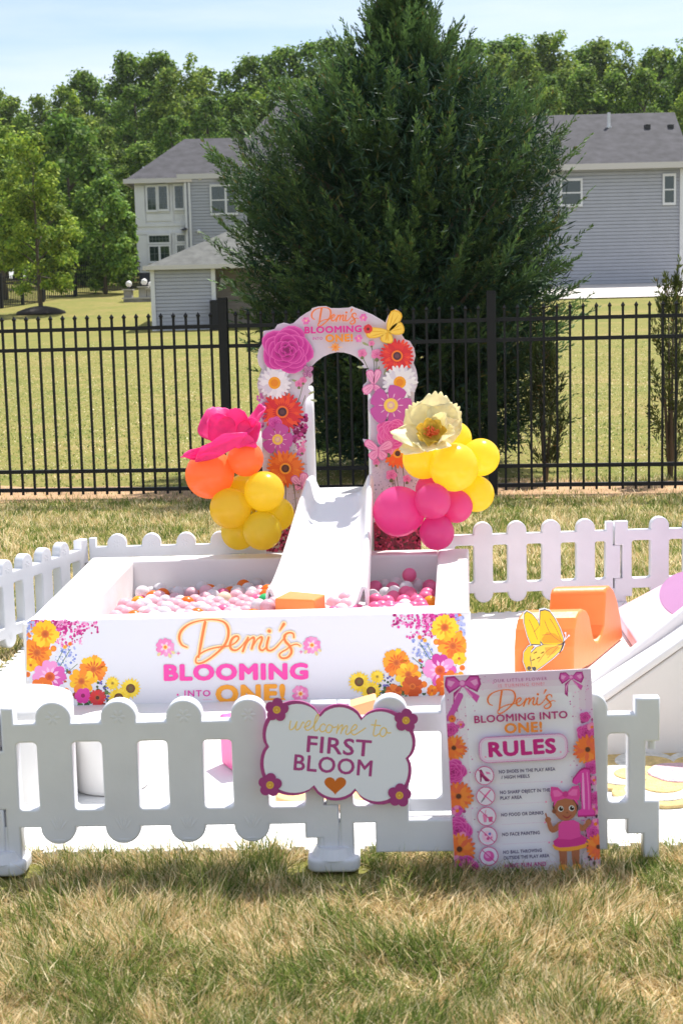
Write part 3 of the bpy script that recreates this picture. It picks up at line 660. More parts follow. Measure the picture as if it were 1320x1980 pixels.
# ------------------------------------------------------------------ white picket fences
PW, KN, PT = .92, [.166, .345, .524, .70], .048
def rrect(x0, x1, z0, z1, r_=.012, n=4):
    return arc(x1 - r_, z1 - r_, r_, 0, math.pi / 2, n) + arc(x0 + r_, z1 - r_, r_, math.pi / 2, math.pi, n) + arc(x0 + r_, z0 + r_, r_, math.pi, 1.5 * math.pi, n) + arc(x1 - r_, z0 + r_, r_, 1.5 * math.pi, 2 * math.pi, n)
def fence_panel_mesh(left='out', right='in', kn=KN, pw=PW):
    kr = .049; o = []
    # top, left to right
    def lx(z): return -.016 if .20 < z < .37 and left == 'out' else (.022 if left == 'out' else (-.018 if not .20 < z < .37 else .02))
    def rx(z): return pw - .022 if .20 < z < .37 and right == 'in' else (pw + .018 if right == 'in' else (pw - .02 if not .20 < z < .37 else pw + .018))
    o += [(lx(.4), .372), (lx(.4), .497), (.058, .497), (.058, .451)]
    for k in kn: o += [(k - kr, .451)] + [(k - kr * math.cos(a), .466 + kr * math.sin(a)) for a in np.linspace(0, math.pi, 15)] + [(k + kr, .451)]
    o += [(pw - .052, .451), (pw - .052, .497), (rx(.4), .497), (rx(.4), .372), (rx(.3), .372), (rx(.3), .198), (rx(.1), .198), (rx(.1), .03), (pw - .028, .03), (pw - .028, .10), (pw - .075, .10), (pw - .075, .143)]
    for k in kn[::-1]: o += [(k + kr, .143)] + [(k + kr * math.cos(a), .141 - kr * math.sin(a)) for a in np.linspace(0, math.pi, 15)] + [(k - kr, .143)]
    o += [(.062, .143), (.062, .03), (lx(.1), .03), (lx(.1), .198), (lx(.3), .198), (lx(.3), .372)]
    ed = [.062 - kr] + list(kn) + [pw - .072 + kr]
    holes = [rrect(a + kr, b_ - kr, .197, .395) for a, b_ in zip(ed[:-1], ed[1:])]
    me = curve_mesh([o] + holes, PT, .006, 2)
    # moulded daisy on each knob and grass tuft at each foot (front side, +Z of the curve)
    bm = bmesh.new(); bm.from_mesh(me)
    def ridge(x, z, dx, dz, w_):
        l = math.hypot(dx, dz); r = bmesh.ops.create_uvsphere(bm, u_segments=8, v_segments=5, radius=1)
        mt = Matrix.Translation((x, z, PT / 2 - .001)) @ Matrix.Rotation(math.atan2(dz, dx), 4, 'Z') @ Matrix.Diagonal((l, w_, .0022, 1)); bmesh.ops.transform(bm, matrix=mt, verts=r['verts'])
    for k in kn:
        for j in range(6): a = j * math.pi / 3; ridge(k + .013 * math.cos(a), .468 + .013 * math.sin(a), .011 * math.cos(a), .011 * math.sin(a), .006)
        for dx, dz in [(-.55, .9), (-.25, 1), (.1, 1), (.35, .95), (.7, .8)]: ridge(k + dx * .022, .125 + dz * .03, dx * .02, dz * .026, .004)
        ridge(k, .105, .024, 0, .003)
    bm.to_mesh(me); bm.free()
    return me
def foot_mesh():
    me = curve_mesh([rrect(-.075, .075, -.06, .06, .03, 6)], .04, .010, 3); xform(me, Matrix.Translation((0, 0, .03)))
    bm = bmesh.new(); bm.from_mesh(me)
    for sx in (-.026, .026):
        r = bmesh.ops.create_cone(bm, cap_ends=True, segments=16, radius1=.024, radius2=.021, depth=.10); bmesh.ops.translate(bm, vec=(sx, 0, .095), verts=r['verts'])
    r = bmesh.ops.create_cone(bm, cap_ends=True, segments=24, radius1=.066, radius2=.050, depth=.028); bmesh.ops.translate(bm, vec=(0, 0, .060), verts=r['verts'])
    bm.to_mesh(me); bm.free(); return me
std_panel = fence_panel_mesh(); foot_me = foot_mesh()
for mm in (foot_me,): mm.materials.append(plastic_white)
def place_panel(label, A, B, z=0.0, me=None, flip=False, name='picket_fence', foot=(True, False)):
    """panel from A to B (plan), front side towards -Y when A is left of B"""
    A = np.array([A[0], A[1], z]); B = np.array([B[0], B[1], z]); u = nrm(B - A); sc = np.linalg.norm(B - A) / PW
    n = np.array([u[1], -u[0], 0.0])
    t = thing(name, label, 'picket fence', A, 'white plastic picket fence panels')
    mm = (me or std_panel).copy()
    loc = basis((0, 0, 0), u * sc, (0, 0, 1), n if not flip else -n) if not flip else basis(u * PW * sc, -u * sc, (0, 0, 1), -n)
    xform(mm, loc); o = link_mesh(mm, 'panel', plastic_white, t, local=True)
    for s, k in ((0, foot[0]), (1, foot[1])):
        if k:
            f_ = bpy.data.objects.new('foot', foot_me); COL.objects.link(f_); f_.parent = t; f_.location = u * (PW * sc * s + .002); f_.rotation_euler.z = math.atan2(u[1], u[0])
    return t
fA = atz(8, 1350, .497); fB = atz(637, 1344, .497); fC = atz(1265, 1337, .497)
a, b_, c = (fA[0] - .008, 4.145), (fB[0], 4.115), (fC[0] - .018, 4.085)
tpn = place_panel('white picket fence panel across the front left, welcome sign on its right end', a, b_, foot=(True, False))
tp = [atp(x, y, (a[0], a[1] - .0265, 0), (.03, -1, 0)) for x, y in ((336, 1399), (399, 1399), (399, 1413), (336, 1413))]
MB().prism(tp, (0, -.0008, 0)).build('tape', M('clear_tape', (.60, .61, .74), .2), tpn)
d = (a[0] - .90, a[1] + .06)
place_panel('sliver of white picket fence cut off by the left edge of the picture', d, a, foot=(False, False))
# gate panel: frame with an opening in which the gate leaf hangs
def gate_frame_mesh():
    pw = PW; kr = .049; k1, k4 = .173, .742
    o = [(.022, .372), (.022, .497), (.058, .497), (.058, .451)]
    kk = lambda k: [(k - kr, .451)] + [(k - kr * math.cos(a_), .466 + kr * math.sin(a_)) for a_ in np.linspace(0, math.pi, 15)] + [(k + kr, .451)]
    o += kk(k1) + [(k1 + kr, .15), (k4 - kr, .15)] + kk(k4)
    o += [(pw - .052, .451), (pw - .052, .497), (pw + .018, .497), (pw + .018, .372), (pw - .022, .372), (pw - .022, .198), (pw + .018, .198), (pw + .018, .03), (pw - .028, .03), (pw - .028, .10), (pw - .075, .10), (pw - .075, .143), (k4 + kr, .143),
          (k4 + kr, .055), (k1 - kr, .055), (k1 - kr, .143), (.062, .143), (.062, .03), (.022, .03), (.022, .198), (-.016, .198), (-.016, .372)]
    me = curve_mesh([o, rrect(.062, k1 - kr, .197, .395), rrect(k4 + kr, pw - .072, .197, .395)], PT, .006, 2)
    bm = bmesh.new(); bm.from_mesh(me)
    r = bmesh.ops.create_cone(bm, cap_ends=True, segments=14, radius1=.011, radius2=.011, depth=.03); bmesh.ops.transform(bm, matrix=Matrix.Translation((pw - .002, .36, 0)) @ Matrix.Rotation(R(90), 4, 'X'), verts=r['verts'])
    bm.to_mesh(me); bm.free(); return me
def gate_leaf_mesh():
    x0, x1, kr = .184, .731, .049; ks = [.365, .548]; o = [(x0, .157), (x0, .451)]
    for k in ks: o += [(k - kr, .451)] + [(k - kr * math.cos(a_), .466 + kr * math.sin(a_)) for a_ in np.linspace(0, math.pi, 15)] + [(k + kr, .451)]
    o += [(x1, .451), (x1, .157)]
    ed = [x0 + .038 - kr] + ks + [x1 - .038 + kr]
    return curve_mesh([o] + [rrect(p + kr, q - kr, .197, .395, .01) for p, q in zip(ed[:-1], ed[1:])], .03, .005, 2)
t = place_panel('white picket fence gate panel at front right behind the rules board', b_, c, me=gate_frame_mesh(), foot=(True, False))
u = nrm(np.array([c[0] - b_[0], c[1] - b_[1], 0])); mm = gate_leaf_mesh(); xform(mm, basis(-np.array([u[1], -u[0], 0]) * .043, u, (0, 0, 1), (u[1], -u[0], 0))); lf = link_mesh(mm, 'gate', plastic_white, t, local=True)
# back and side runs
zb_ = -.04
k0 = atz(225, 1034, .474); k1 = atz(425, 1030, .474); du = nrm([k1[0] - k0[0], k1[1] - k0[1]]); st = np.array([k0[0], 7.64]) - np.array([1, .0]) * .166
cL = (st[0] - .0, 7.64); cR = (st[0] + PW, 7.645)
place_panel('white picket fence panel at the back left corner behind the ball pit', cL, cR, zb_, foot=(True, True))
l0 = (cL[0] - .012, cL[1] - .03); ld = nrm([-.175, -.494]); l1 = tuple(np.array(l0) + ld * PW)
place_panel('white picket fence panel running forward on the left of the ball pit', l1, l0, zb_ + .0, foot=(True, False))
r0 = atz(1180, 998, .48); rk = atz(917, 1007, .497)
jx = r0[0]; 
place_panel('white picket fence panel at the back right between the pink balloons and the joint', (jx - PW, 7.60), (jx, 7.645), -.02, flip=True, foot=(True, True))
place_panel('white picket fence panel at the back right cut by the picture edge', (jx + .004, 7.645), (jx + PW, 7.69), -.02, flip=True, foot=(False, True))

# ------------------------------------------------------------------ ball pit
zt_ = .372
q = {k: atz(*p, zt_)[:2] for k, p in dict(FL=(42, 1205), FR=(909, 1181), BR=(906, 1060), BL=(178, 1078), iBL=(258, 1086), iBR=(848, 1066), iFR=(842, 1174), iFL=(150, 1190)).items()}
q['FL'] = np.array([-1.308, 5.915]); q['FR'] = np.array([.518, 5.935]); q['iFL'] = np.array([-1.09, 6.06]); q['iFR'] = np.array([.378, 6.08]); q['iBR'] = np.array([.49, 7.38]); q['iBL'] = np.array([-1.053, 7.375])
pit = thing('ball_pit', 'square white padded ball pit with floral lettered front in the middle', 'ball pit', ((q['FL'] + q['FR'] + q['BL'] + q['BR']) / 4).tolist() + [.024])
lerp = lambda a, b, t_: a + (b - a) * t_
def wall(name, quad, z0=.026, z1=zt_): return MB().plan(quad, z0, z1).build(name, foam_white, pit, bevel=.012, seg=3)
e = .004
wall('front_wall', [q['FL'], q['FR'], q['iFR'] + [.118, 0], q['iFL'] - [.205, 0]])
fl2, fr2 = q['iFL'] - [.203, -e], q['iFR'] + [.118, e]
wall('side_wall', [fl2, q['iFL'] + [0, e], q['iBL'], q['BL'] * .999 + [0, -.15]])
wall('side_wall', [q['iFR'] + [0, e], fr2, q['BR'], q['iBR'] + [0, .148]])
wall('back_wall', [q['BL'] + [0, -.146], q['iBL'] + [0, e], q['iBR'] + [-e, 0], q['iBR'] + [-e, .148], q['BL']])
MB().plan([q['iFL'] + [.004, .004], q['iFR'] + [-.004, .004], q['iBR'] + [-.006, -.004], q['iBL'] + [.004, -.004]], .027, .185).build('floor_pad', foam_white, pit)
PIT_N = nrm(np.cross(np.array([q['FR'][0] - q['FL'][0], q['FR'][1] - q['FL'][1], 0]), [0, 0, 1]))   # towards the camera (-Y)
PIT_P = np.array([q['FL'][0], q['FL'][1], 0]) + PIT_N * .0015

# plastic balls
bpal = {'pale pink': ((.88, .56, .63), 'pale pink plastic ball lying in the ball pit'), 'bright pink': ((.88, .20, .40), 'bright pink plastic ball lying in the ball pit'),
        'white': ((.84, .80, .83), 'white plastic ball lying in the ball pit'), 'cream': ((.86, .77, .60), 'cream plastic ball lying in the ball pit'), 'clear': ((.72, .68, .70), 'milky see-through plastic ball in the ball pit'),
        'orange': ((.92, .22, .02), 'orange plastic ball lying in the ball pit'), 'amber': ((.92, .45, .03), 'amber plastic ball lying in the ball pit'), 'green': ((.04, .50, .16), 'only green plastic ball in the pit, at the left side of the slide')}
bmat = {k: M('ball_' + k.replace(' ', '_'), v_[0], .3, transl=.35 if k != 'green' else .15) for k, v_ in bpal.items()}
bme = {}
for k in bpal:
    mb = MB(); mb.sphere((0, 0, 0), .0355, 20, 14); me = bpy.data.meshes.new('ball'); me.from_pydata(mb.v, [], mb.f); me.materials.append(bmat[k]); me.polygons.foreach_set('use_smooth', np.ones(len(me.polygons), bool)); bme[k] = me
BALLS = []
def ball(k, p, label=None):
    o = bpy.data.objects.new('plastic_ball', bme[k]); COL.objects.link(o); o.location = p; o.rotation_euler = (random.random(), random.random(), 0)
    tag(o, label or bpal[k][1], 'ball', 'balls in the ball pit' if k == 'green' else k + ' balls in the ball pit'); BALLS.append(np.array(p))
def free(p, dmin=.061): return all(np.linalg.norm(p - b) > dmin for b in BALLS)
SLX = lambda Y: -.01 + (Y - 7.55) * .118      # slide centre line
def ball_px(k, px, py, Y, label=None):
    p = aty(px, py - 4, Y)
    ball(k, p, label)
for k, px, py, Y in [('white', 275, 1150, 7.28), ('orange', 341, 1152, 7.24), ('orange', 293, 1165, 7.12), ('white', 320, 1163, 7.2), ('clear', 368, 1151, 7.26), ('orange', 327, 1170, 7.05), ('orange', 384, 1159, 7.2), ('bright pink', 272, 1168, 7.05),
                     ('orange', 471, 1138, 7.26), ('white', 427, 1147, 7.27), ('clear', 449, 1147, 7.24), ('clear', 497, 1135, 7.28), ('white', 480, 1144, 7.2), ('green', 513, 1166, 6.72), ('cream', 434, 1162, 6.95), ('pale pink', 457, 1158, 7.0), ('bright pink', 431, 1155, 7.1), ('orange', 368, 1170, 7.0), ('amber', 268, 1170, 6.96),
                     ('bright pink', 791, 1116, 7.2), ('white', 766, 1134, 7.26), ('white', 805, 1135, 7.24), ('bright pink', 725, 1140, 7.2), ('white', 785, 1141, 7.1), ('bright pink', 784, 1151, 6.98), ('bright pink', 825, 1154, 6.98), ('bright pink', 836, 1142, 7.12), ('amber', 832, 1170, 6.8), ('white', 720, 1157, 7.05),
                     ('bright pink', 726, 1166, 6.85), ('bright pink', 748, 1169, 6.8), ('bright pink', 760, 1160, 6.95), ('bright pink', 780, 1168, 6.8), ('bright pink', 805, 1168, 6.78), ('white', 745, 1153, 7.1), ('clear', 742, 1137, 7.25), ('pale pink', 518, 1177, 6.56), ('white', 500, 1176, 6.6), ('pale pink', 527, 1172, 6.6)]:
    ball_px(k, px, py, Y)
# beads of the remaining surface
sp = .0725; j = 0
for Y in np.arange(6.14, 7.35, sp * .88):
    off = (j % 2) * sp / 2; j += 1
    for Xb in np.arange(-1.06, .46, sp):
        x = Xb + off + random.uniform(-.005, .005); y = Y + random.uniform(-.005, .005)
        xl = lerp(q['iFL'][0], q['iBL'][0], (Y - 6.06) / 1.3) + .037; xr = lerp(q['iFR'][0], q['iBR'][0], (Y - 6.06) / 1.3) - .037
        if not xl < x < xr: continue
        hw = .262 - (Y - 6.6) * .06
        inslide = abs(x - SLX(Y)) < hw and Y > 6.62
        if Y > 7.3: continue
        z = .236 + .028 * vnoise(x, y, 3.2) + random.uniform(-.008, .008) - (.0 if Y < 7.15 else .012)
        if inslide: continue
        if abs(x - SLX(Y)) < .2 and Y < 6.62 and Y > 6.45: z += .0
        p = np.array([x, y, z])
        if Y < 6.42: continue
        if -.31 < x < -.06 and 6.62 < Y < 6.95: continue
        if not free(p, .062): continue
        rr = random.random()
        if x > SLX(Y): k = 'bright pink' if rr < .66 else ('white' if rr < .92 else 'clear')
        elif Y < 6.98: k = 'pale pink' if rr < .60 else ('white' if rr < .86 else ('bright pink' if rr < .92 else 'orange'))
        else: k = 'white' if rr < .45 else ('pale pink' if rr < .68 else ('clear' if rr < .80 else 'orange'))
        ball(k, p)
# a few riding on the foot of the slide
for px, py, Y in [(617, 1143, 6.97), (657, 1152, 6.85), (667, 1162, 6.76), (641, 1158, 6.84), (644, 1171, 6.7), (668, 1175, 6.66), (640, 1146, 6.93)]: ball_px('pale pink', px, py, Y)
print('balls', len(BALLS))
# orange foam block lying among the balls
o_m = M('orange_leatherette', (.90, .235, .045), .45, .05, 6, .12, 40)
c0 = aty(530, 1180, 6.72); zt = .335
p = [atz(531, 1157, zt)[:2], atz(607, 1160, zt)[:2], atz(629, 1149, zt)[:2], atz(560, 1142, zt)[:2]]
mb = MB(); mb.plan(p, .19, zt)
fb = mb.build('foam_block', o_m, None, bevel=.008, seg=3); tag(fb, 'orange foam block lying among the balls at the foot of the slide', 'foam block')

# ------------------------------------------------------------------ slide
pl_white = M('slide_plastic', (.80, .79, .81), .3, .02, 6)
sl_o = thing('toy_slide', 'white plastic toy slide running down into the ball pit', 'slide', (SLX(7.5), 7.6, .02))
path = [(7.66, .655), (7.58, .648), (7.5, .625), (7.35, .555), (7.15, .455), (6.95, .358), (6.8, .298), (6.68, .262), (6.60, .252)]
V, Fc = [], []; ns = None
for Y, z in path:
    s = (7.66 - Y) / 1.06; wd = .131 + .066 * s; lip = .038 - .004 * s; rh = .112 if Y < 7.6 else .10
    x0 = SLX(Y)
    cs = [(-wd - lip, -.03), (-wd - lip, rh * .72), (-wd - lip * .82, rh * .93), (-wd - lip * .5, rh), (-wd - lip * .18, rh * .93), (-wd + .002, rh * .7), (-wd + .022, .016), (-wd + .055, .003), (0, -.004), (wd - .055, .003), (wd - .022, .016), (wd - .002, rh * .7), (wd + lip * .18, rh * .93), (wd + lip * .5, rh), (wd + lip * .82, rh * .93), (wd + lip, rh * .72), (wd + lip, -.03)]
    ns = len(cs)
    V += [(x0 + a_, Y, z + b) for a_, b in cs] + [(x0 - wd - lip + .01, Y, z - .03), (x0 + wd + lip - .01, Y, z - .03)]
for i in range(len(path) - 1):
    for j in range(ns - 1): Fc.append((i * (ns + 2) + j, (i + 1) * (ns + 2) + j, (i + 1) * (ns + 2) + j + 1, i * (ns + 2) + j + 1))
mb = MB(); mb.add(V, Fc); ch = mb.build('chute', pl_white, sl_o, smooth=True)
ss = ch.modifiers.new('sub', 'SUBSURF'); ss.levels = 2; ss.render_levels = 2
so_ = ch.modifiers.new('solid', 'SOLIDIFY'); so_.thickness = .012; so_.offset = -1
for sgn, px in ((-1, 597), (1, 727)):
    xx = aty(px, 900, 7.9)[0]
    lp = [(7.84, .03), (7.84, 1.06), (7.90, 1.20), (8.00, 1.20), (8.08, .9), (8.28, .03)]
    holes = [rrect(7.89, 7.97, z, z + .11, .02) for z in (.2, .42, .64, .86)]
    me = curve_mesh([lp] + holes, .07, .014, 3); xform(me, basis((xx, 0, 0), (0, 1, 0), (0, 0, 1), (1, 0, 0))); link_mesh(me, 'side_frame', pl_white, sl_o)
mb = MB()
for z in (.16, .36, .56):
    mb2 = MB(); mb2.box(aty(597, 900, 7.9)[0] + .037, aty(727, 900, 7.9)[0] - .037, 7.98, 8.12, z, z + .035); mb2.build('step', pl_white, sl_o, bevel=.01)
mb = MB(); mb.box(aty(597, 900, 7.9)[0] + .037, aty(727, 900, 7.9)[0] - .037, 7.66, 8.0, .615, .648); mb.build('platform', pl_white, sl_o, bevel=.008)

# ------------------------------------------------------------------ helper: picture-plane outline -> real prism on its own plane
def prism_px(pts, P, n, ext): return MB().prism([atp(x, y, P, n) for x, y in pts], ext)
# orange rocker
g0 = np.array([1.0, 6.2, .02]); pd = nrm([.42, .9, 0]); pn = nrm([.9, -.42, 0])
rock = thing('foam_rocker', 'orange two humped foam rocker seat with a butterfly on its front', 'foam rocker', (.98, 6.4, .024))
prof = [(1108, 1303), (1108, 1250), (1110, 1215), (1114, 1194), (1120, 1182), (1127, 1177), (1134, 1180), (1139, 1190), (1143, 1212), (1147, 1232), (1152, 1240), (1158, 1239), (1163, 1228), (1167, 1208), (1169, 1170), (1170, 1145), (1173, 1135), (1179, 1132), (1186, 1140), (1193, 1160), (1199, 1190), (1203, 1222), (1203, 1245), (1199, 1265), (1190, 1282), (1172, 1293), (1145, 1300)]
pp = [atp(x, y, g0, pn) for x, y in prof]
mz = min(p_[2] for p_ in pp); pp = [np.array([p_[0], p_[1], max(p_[2], .026)]) for p_ in pp]
mb = MB(); mb.prism(pp, (-.252, 0, 0)); bo = mb.build('body', o_m, rock, bevel=.012, seg=3)
# white right-hand foam slide
ws = thing('foam_slide', 'large white padded slide at the right edge, cut by the picture', 'slide', (1.3, 5.2, .024))
nP = (0, 1, 0)
lo = [(1040, 1470), (1090, 1418), (1160, 1366), (1320, 1253), (1560, 1082), (1640, 1080), (1640, 1458)]
side_m = M('slide_side_leatherette', (.78, .735, .70), .5, .03, 4, .1, 30)
pts = [atp(x, y, (0, 5.03, 0), nP) for x, y in lo]; pts = [np.array([p_[0], p_[1], max(p_[2], .026)]) for p_ in pts]; pts[0][2] = pts[-1][2] = .026
MB().prism(pts, (0, .055, 0)).build('side_panel', side_m, ws, bevel=.01, seg=3)
st_ = [(1086, 1418), (1160, 1364), (1320, 1251), (1560, 1080), (1560, 1062), (1320, 1233), (1160, 1347), (1086, 1401)]
MB().prism([atp(x, y, (0, 5.022, 0), nP) for x, y in st_], (0, .075, 0)).build('rail', foam_white, ws, bevel=.008, seg=3)
up_ = [(1030, 1470), (1060, 1370), (1144, 1318), (1320, 1179), (1560, 990), (1640, 990), (1640, 1380)]
pts = [atp(x, y, (0, 5.5, 0), nP) for x, y in up_]; pts = [np.array([p_[0], p_[1], max(p_[2], .026)]) for p_ in pts]; pts[0][2] = pts[-1][2] = .026
MB().prism(pts, (0, .05, 0)).build('side_panel', foam_white, ws, bevel=.012, seg=3)
fl_ = [(1060, 1440), (1160, 1392), (1320, 1288), (1560, 1118), (1640, 1118), (1640, 1450), (1060, 1466)]
pts = [atp(x, y, (0, 5.09, 0), nP) for x, y in fl_]; pts = [np.array([p_[0], p_[1], max(p_[2], .027)]) for p_ in pts]; pts[-1][2] = pts[-2][2] = .027
MB().prism(pts, (0, .405, 0)).build('slide_bed', foam_white, ws)
# pale pink wedge
pink_pale = M('pale_pink_leatherette', (.80, .50, .60), .5, .02, 4, .06, 30)
a0 = atz(1188, 1178, .085); b0 = atz(1235, 1250, .075); fa = aty(1330, 1102, 7.36)
wedge = thing('foam_ramp', 'pale pink padded ramp with a mauve round patch at right behind the white slide', 'foam ramp', (1.6, 6.9, .024))
dirx = nrm(fa - a0); ln_ = 1.25; c0_, d0_ = a0 + dirx * ln_, b0 + dirx * ln_
tri = [np.array([a0[0], a0[1], .026]), a0, c0_, np.array([c0_[0], c0_[1], .026])]
V = tri + [p_ + (b0 - a0) for p_ in tri]; V[4][2] = .026; V[7][2] = .026
mb = MB(); mb.add(V, [(0, 1, 2, 3), (7, 6, 5, 4), (0, 4, 5, 1), (1, 5, 6, 2), (2, 6, 7, 3), (3, 7, 4, 0)]); mb.build('body', pink_pale, wedge, bevel=.008, seg=2)
wn = nrm(np.cross(b0 - a0, dirx)); wn = wn if wn[2] > 0 else -wn
mauve = M('mauve_patch', (.40, .19, .36), .5, .03, 5)
cp = [atp(1336 + 62 * math.cos(a_), 1150 + 46 * math.sin(a_), a0 + wn * .001, wn) for a_ in np.linspace(0, 6.2832, 41)[:-1]]
MB().prism(cp, wn * .0015).build('patch', mauve, wedge)

# ------------------------------------------------------------------ things behind the front fence
c = np.array([-1.06, 4.70]); mb = MB(); mb.lathe([(.15, 0), (.168, .006), (.172, .02), (.172, .335), (.168, .352), (.15, .36)], (c[0], c[1], .025), 48)
tag(mb.build('foam_stool', M('stool_leatherette', (.80, .78, .76), .5, .02, 4), smooth=True), 'tall round white padded stool behind the left end of the front fence', 'stool')
mb = MB(); mb.lathe([(.115, 0), (.126, .006), (.128, .018), (.128, .215), (.124, .226), (.11, .232)], (-.80, 4.86, .025), 40)
tag(mb.build('foam_stool', M('stool_leatherette', (.80, .78, .76), .5, .02, 4), smooth=True), 'shorter round white padded stool right of the tall one behind the fence', 'stool')
C_ = np.array([-.377, 4.925]); e1 = nrm([-.068, .145]) * .165; e2 = nrm([.145, .068]) * .165
mb = MB(); mb.plan([C_, C_ + e2, C_ + e1 + e2, C_ + e1], .025, .205)
tag(mb.build('foam_block', M('pink_leatherette', (.88, .13, .38), .45, .04, 5, .1, 40), bevel=.01, seg=3), 'bright pink foam cube on the mat behind the front fence', 'foam block')
k = [atz(622 + 90 * math.cos(a_), 1540 + 15 * math.sin(a_), .05)[:2] for a_ in np.linspace(0, 6.2832, 41)[:-1]]
peach = M('peach_leatherette', (.88, .48, .22), .5, .03, 4, .1, 30)
tag(MB().plan(k, .025, .055).build('foam_disc', peach, bevel=.008, seg=3), 'flat round orange pad on the mat behind the welcome sign', 'foam pad')
pts = [(652, 1545), (652, 1374), (690, 1363), (724, 1353), (728, 1355), (728, 1543)]
pts = [atp(x, y, (0, 4.86, 0), (0, 1, 0)) for x, y in pts]; pts[0][2] = pts[-1][2] = .056
tag(MB().prism(pts, (0, .09, 0)).build('foam_wedge', peach, bevel=.012, seg=3), 'peach orange foam wedge whose slanted top shows over the welcome sign', 'foam block')
# flower rug
rx_, ry_ = atz(1312, 1503, .03)[:2]
def petals(r0, r1, n, ph=0, m_=160): return [(r0 + (r1 - r0) * abs(math.cos((a_ * n + ph) / 2)) ** .6, a_) for a_ in np.linspace(0, 2 * math.pi, m_ + 1)[:-1]]
def rugpoly(r0, r1, n, ph=0): return [(rx_ + r_ * math.cos(a_), ry_ + r_ * math.sin(a_)) for r_, a_ in petals(r0, r1, n, ph)]
rug = thing('flower_rug', 'yellow and white flower shaped rug with pink centre on the mat at right', 'rug', (rx_, ry_, .024))
cols = [(.78, .56, .24), (.82, .79, .72), (.80, .58, .25), (.80, .52, .56)]
for i, (nm, lp) in enumerate([('border', rugpoly(.262, .325, 6, .5)), ('pile', rugpoly(.20, .285, 6, .5)), ('petal_ring', rugpoly(.12, .215, 6, .5)), ('centre', rugpoly(.098, .105, 6))]):
    me = curve_mesh([lp], .012, .004, 2); xform(me, Matrix.Translation((0, 0, .030 + .0045 * i))); link_mesh(me, nm, M('rug_' + nm, cols[i], .95, .22, 40, 1.0, 160), rug)

# ------------------------------------------------------------------ balloons
def balloon_mat(n_, c, t_=.68):
    mt = M(n_, c, .24, transl=t_, coat=.4); return mt
BM = {'yellow': balloon_mat('yellow_latex', (1.0, .84, .10)), 'orange': balloon_mat('orange_latex', (1.0, .38, .15)), 'pink': balloon_mat('pink_latex', (.95, .19, .52)), 'white': balloon_mat('white_latex', (.86, .80, .80)), 'cream': balloon_mat('cream_latex', (.88, .80, .55))}
def balloon(col, px, py, r_px, Y, label, grp, toward):
    c = aty(px, py, Y); r_ = r_px * (Y + .15) / F_PX
    d = nrm(np.array(toward) - c)                      # neck points into the cluster
    t = thing('balloon', label, 'balloon', c, grp)
    prof = []
    for i in range(25):
        a_ = math.pi * i / 24; rr = math.sin(a_) * r_; z = -math.cos(a_) * r_
        if z > 0: rr *= 1 - .10 * (z / r_) ** 2; z *= 1.12
        prof.append((max(rr, .0006), z))
    mb = MB(); mb.lathe(prof, (0, 0, 0), 36); ax = nrm(np.cross([.3, .2, .9], d)); ay = np.cross(d, ax)
    mb.v = [tuple(p_[0] * ax + p_[1] * ay + p_[2] * d) for p_ in mb.v]
    mb.build('skin', BM[col], t, smooth=True, local=True)
    kn = MB(); kn.lathe([(.003, 0), (.006, .004), (.004, .009), (.010, .018)], (0, 0, r_ * 1.115), 10); kn.v = [tuple(p_[0] * ax + p_[1] * ay + p_[2] * d) for p_ in kn.v]
    kn.build('knot', BM[col], t, smooth=True, local=True)
cl = aty(488, 985, 7.52); cl2 = aty(448, 885, 7.55)
for col, px, py, r_, Y, lb in [('orange', 405, 918, 46, 7.45, 'large orange balloon below the pink paper flower'), ('orange', 475, 887, 34, 7.42, 'smaller orange balloon beside the arch'),
                               ('yellow', 472, 953, 36, 7.58, 'yellow balloon tucked behind the top of the yellow bunch'), ('yellow', 445, 983, 39, 7.38, 'yellow balloon at the left of the yellow bunch'),
                               ('yellow', 511, 950, 38.5, 7.37, 'upper right yellow balloon of the yellow bunch, just under the orange printed gerbera'), ('yellow', 507, 1026, 37.5, 7.35, 'lower front yellow balloon of the yellow bunch'),
                               ('yellow', 535, 994, 33, 7.5, 'yellow balloon at the right of the yellow bunch, next to the slide'), ('yellow', 462, 1029, 34, 7.5, 'lowest yellow balloon, half hidden at the bottom of the yellow bunch'),
                               ('white', 511, 866, 33, 8.0, 'pale white balloon half hidden behind the arch'), ('cream', 461, 872, 24, 7.62, 'cream balloon peeping out behind the orange ones')]:
    balloon(col, px, py, r_, Y, lb, 'balloons left of the slide', cl if col == 'yellow' else cl2)
cr = aty(840, 975, 7.5); cr2 = aty(875, 890, 7.55)
for col, px, py, r_, Y, lb in [('yellow', 877, 903, 47, 7.38, 'largest yellow balloon, in front of the right cluster'), ('yellow', 929, 884, 36, 7.52, 'yellow balloon at the far right of the cluster, upper one'), ('yellow', 878, 848, 33, 7.6, 'yellow balloon at the top, right of the cream paper flower'),
                               ('yellow', 818, 886, 40, 7.48, 'yellow balloon under the cream paper flower'), ('yellow', 920, 955, 34.5, 7.55, 'lowest yellow balloon at the right of the pink ones'),
                               ('pink', 770, 989, 48.5, 7.42, 'largest pink balloon, against the slide rail'), ('pink', 836, 969, 35, 7.33, 'round pink balloon in front, its end dimple facing out'), ('pink', 830, 946, 27, 7.5, 'small pink balloon peeping out between yellow and pink ones'),
                               ('pink', 881, 979, 32, 7.48, 'pink balloon at the right under the largest yellow one'), ('pink', 844, 1030, 33.5, 7.4, 'lowest pink balloon hanging over the pit wall')]:
    balloon(col, px, py, r_, Y, lb, 'balloons right of the slide', cr if col == 'pink' else cr2)

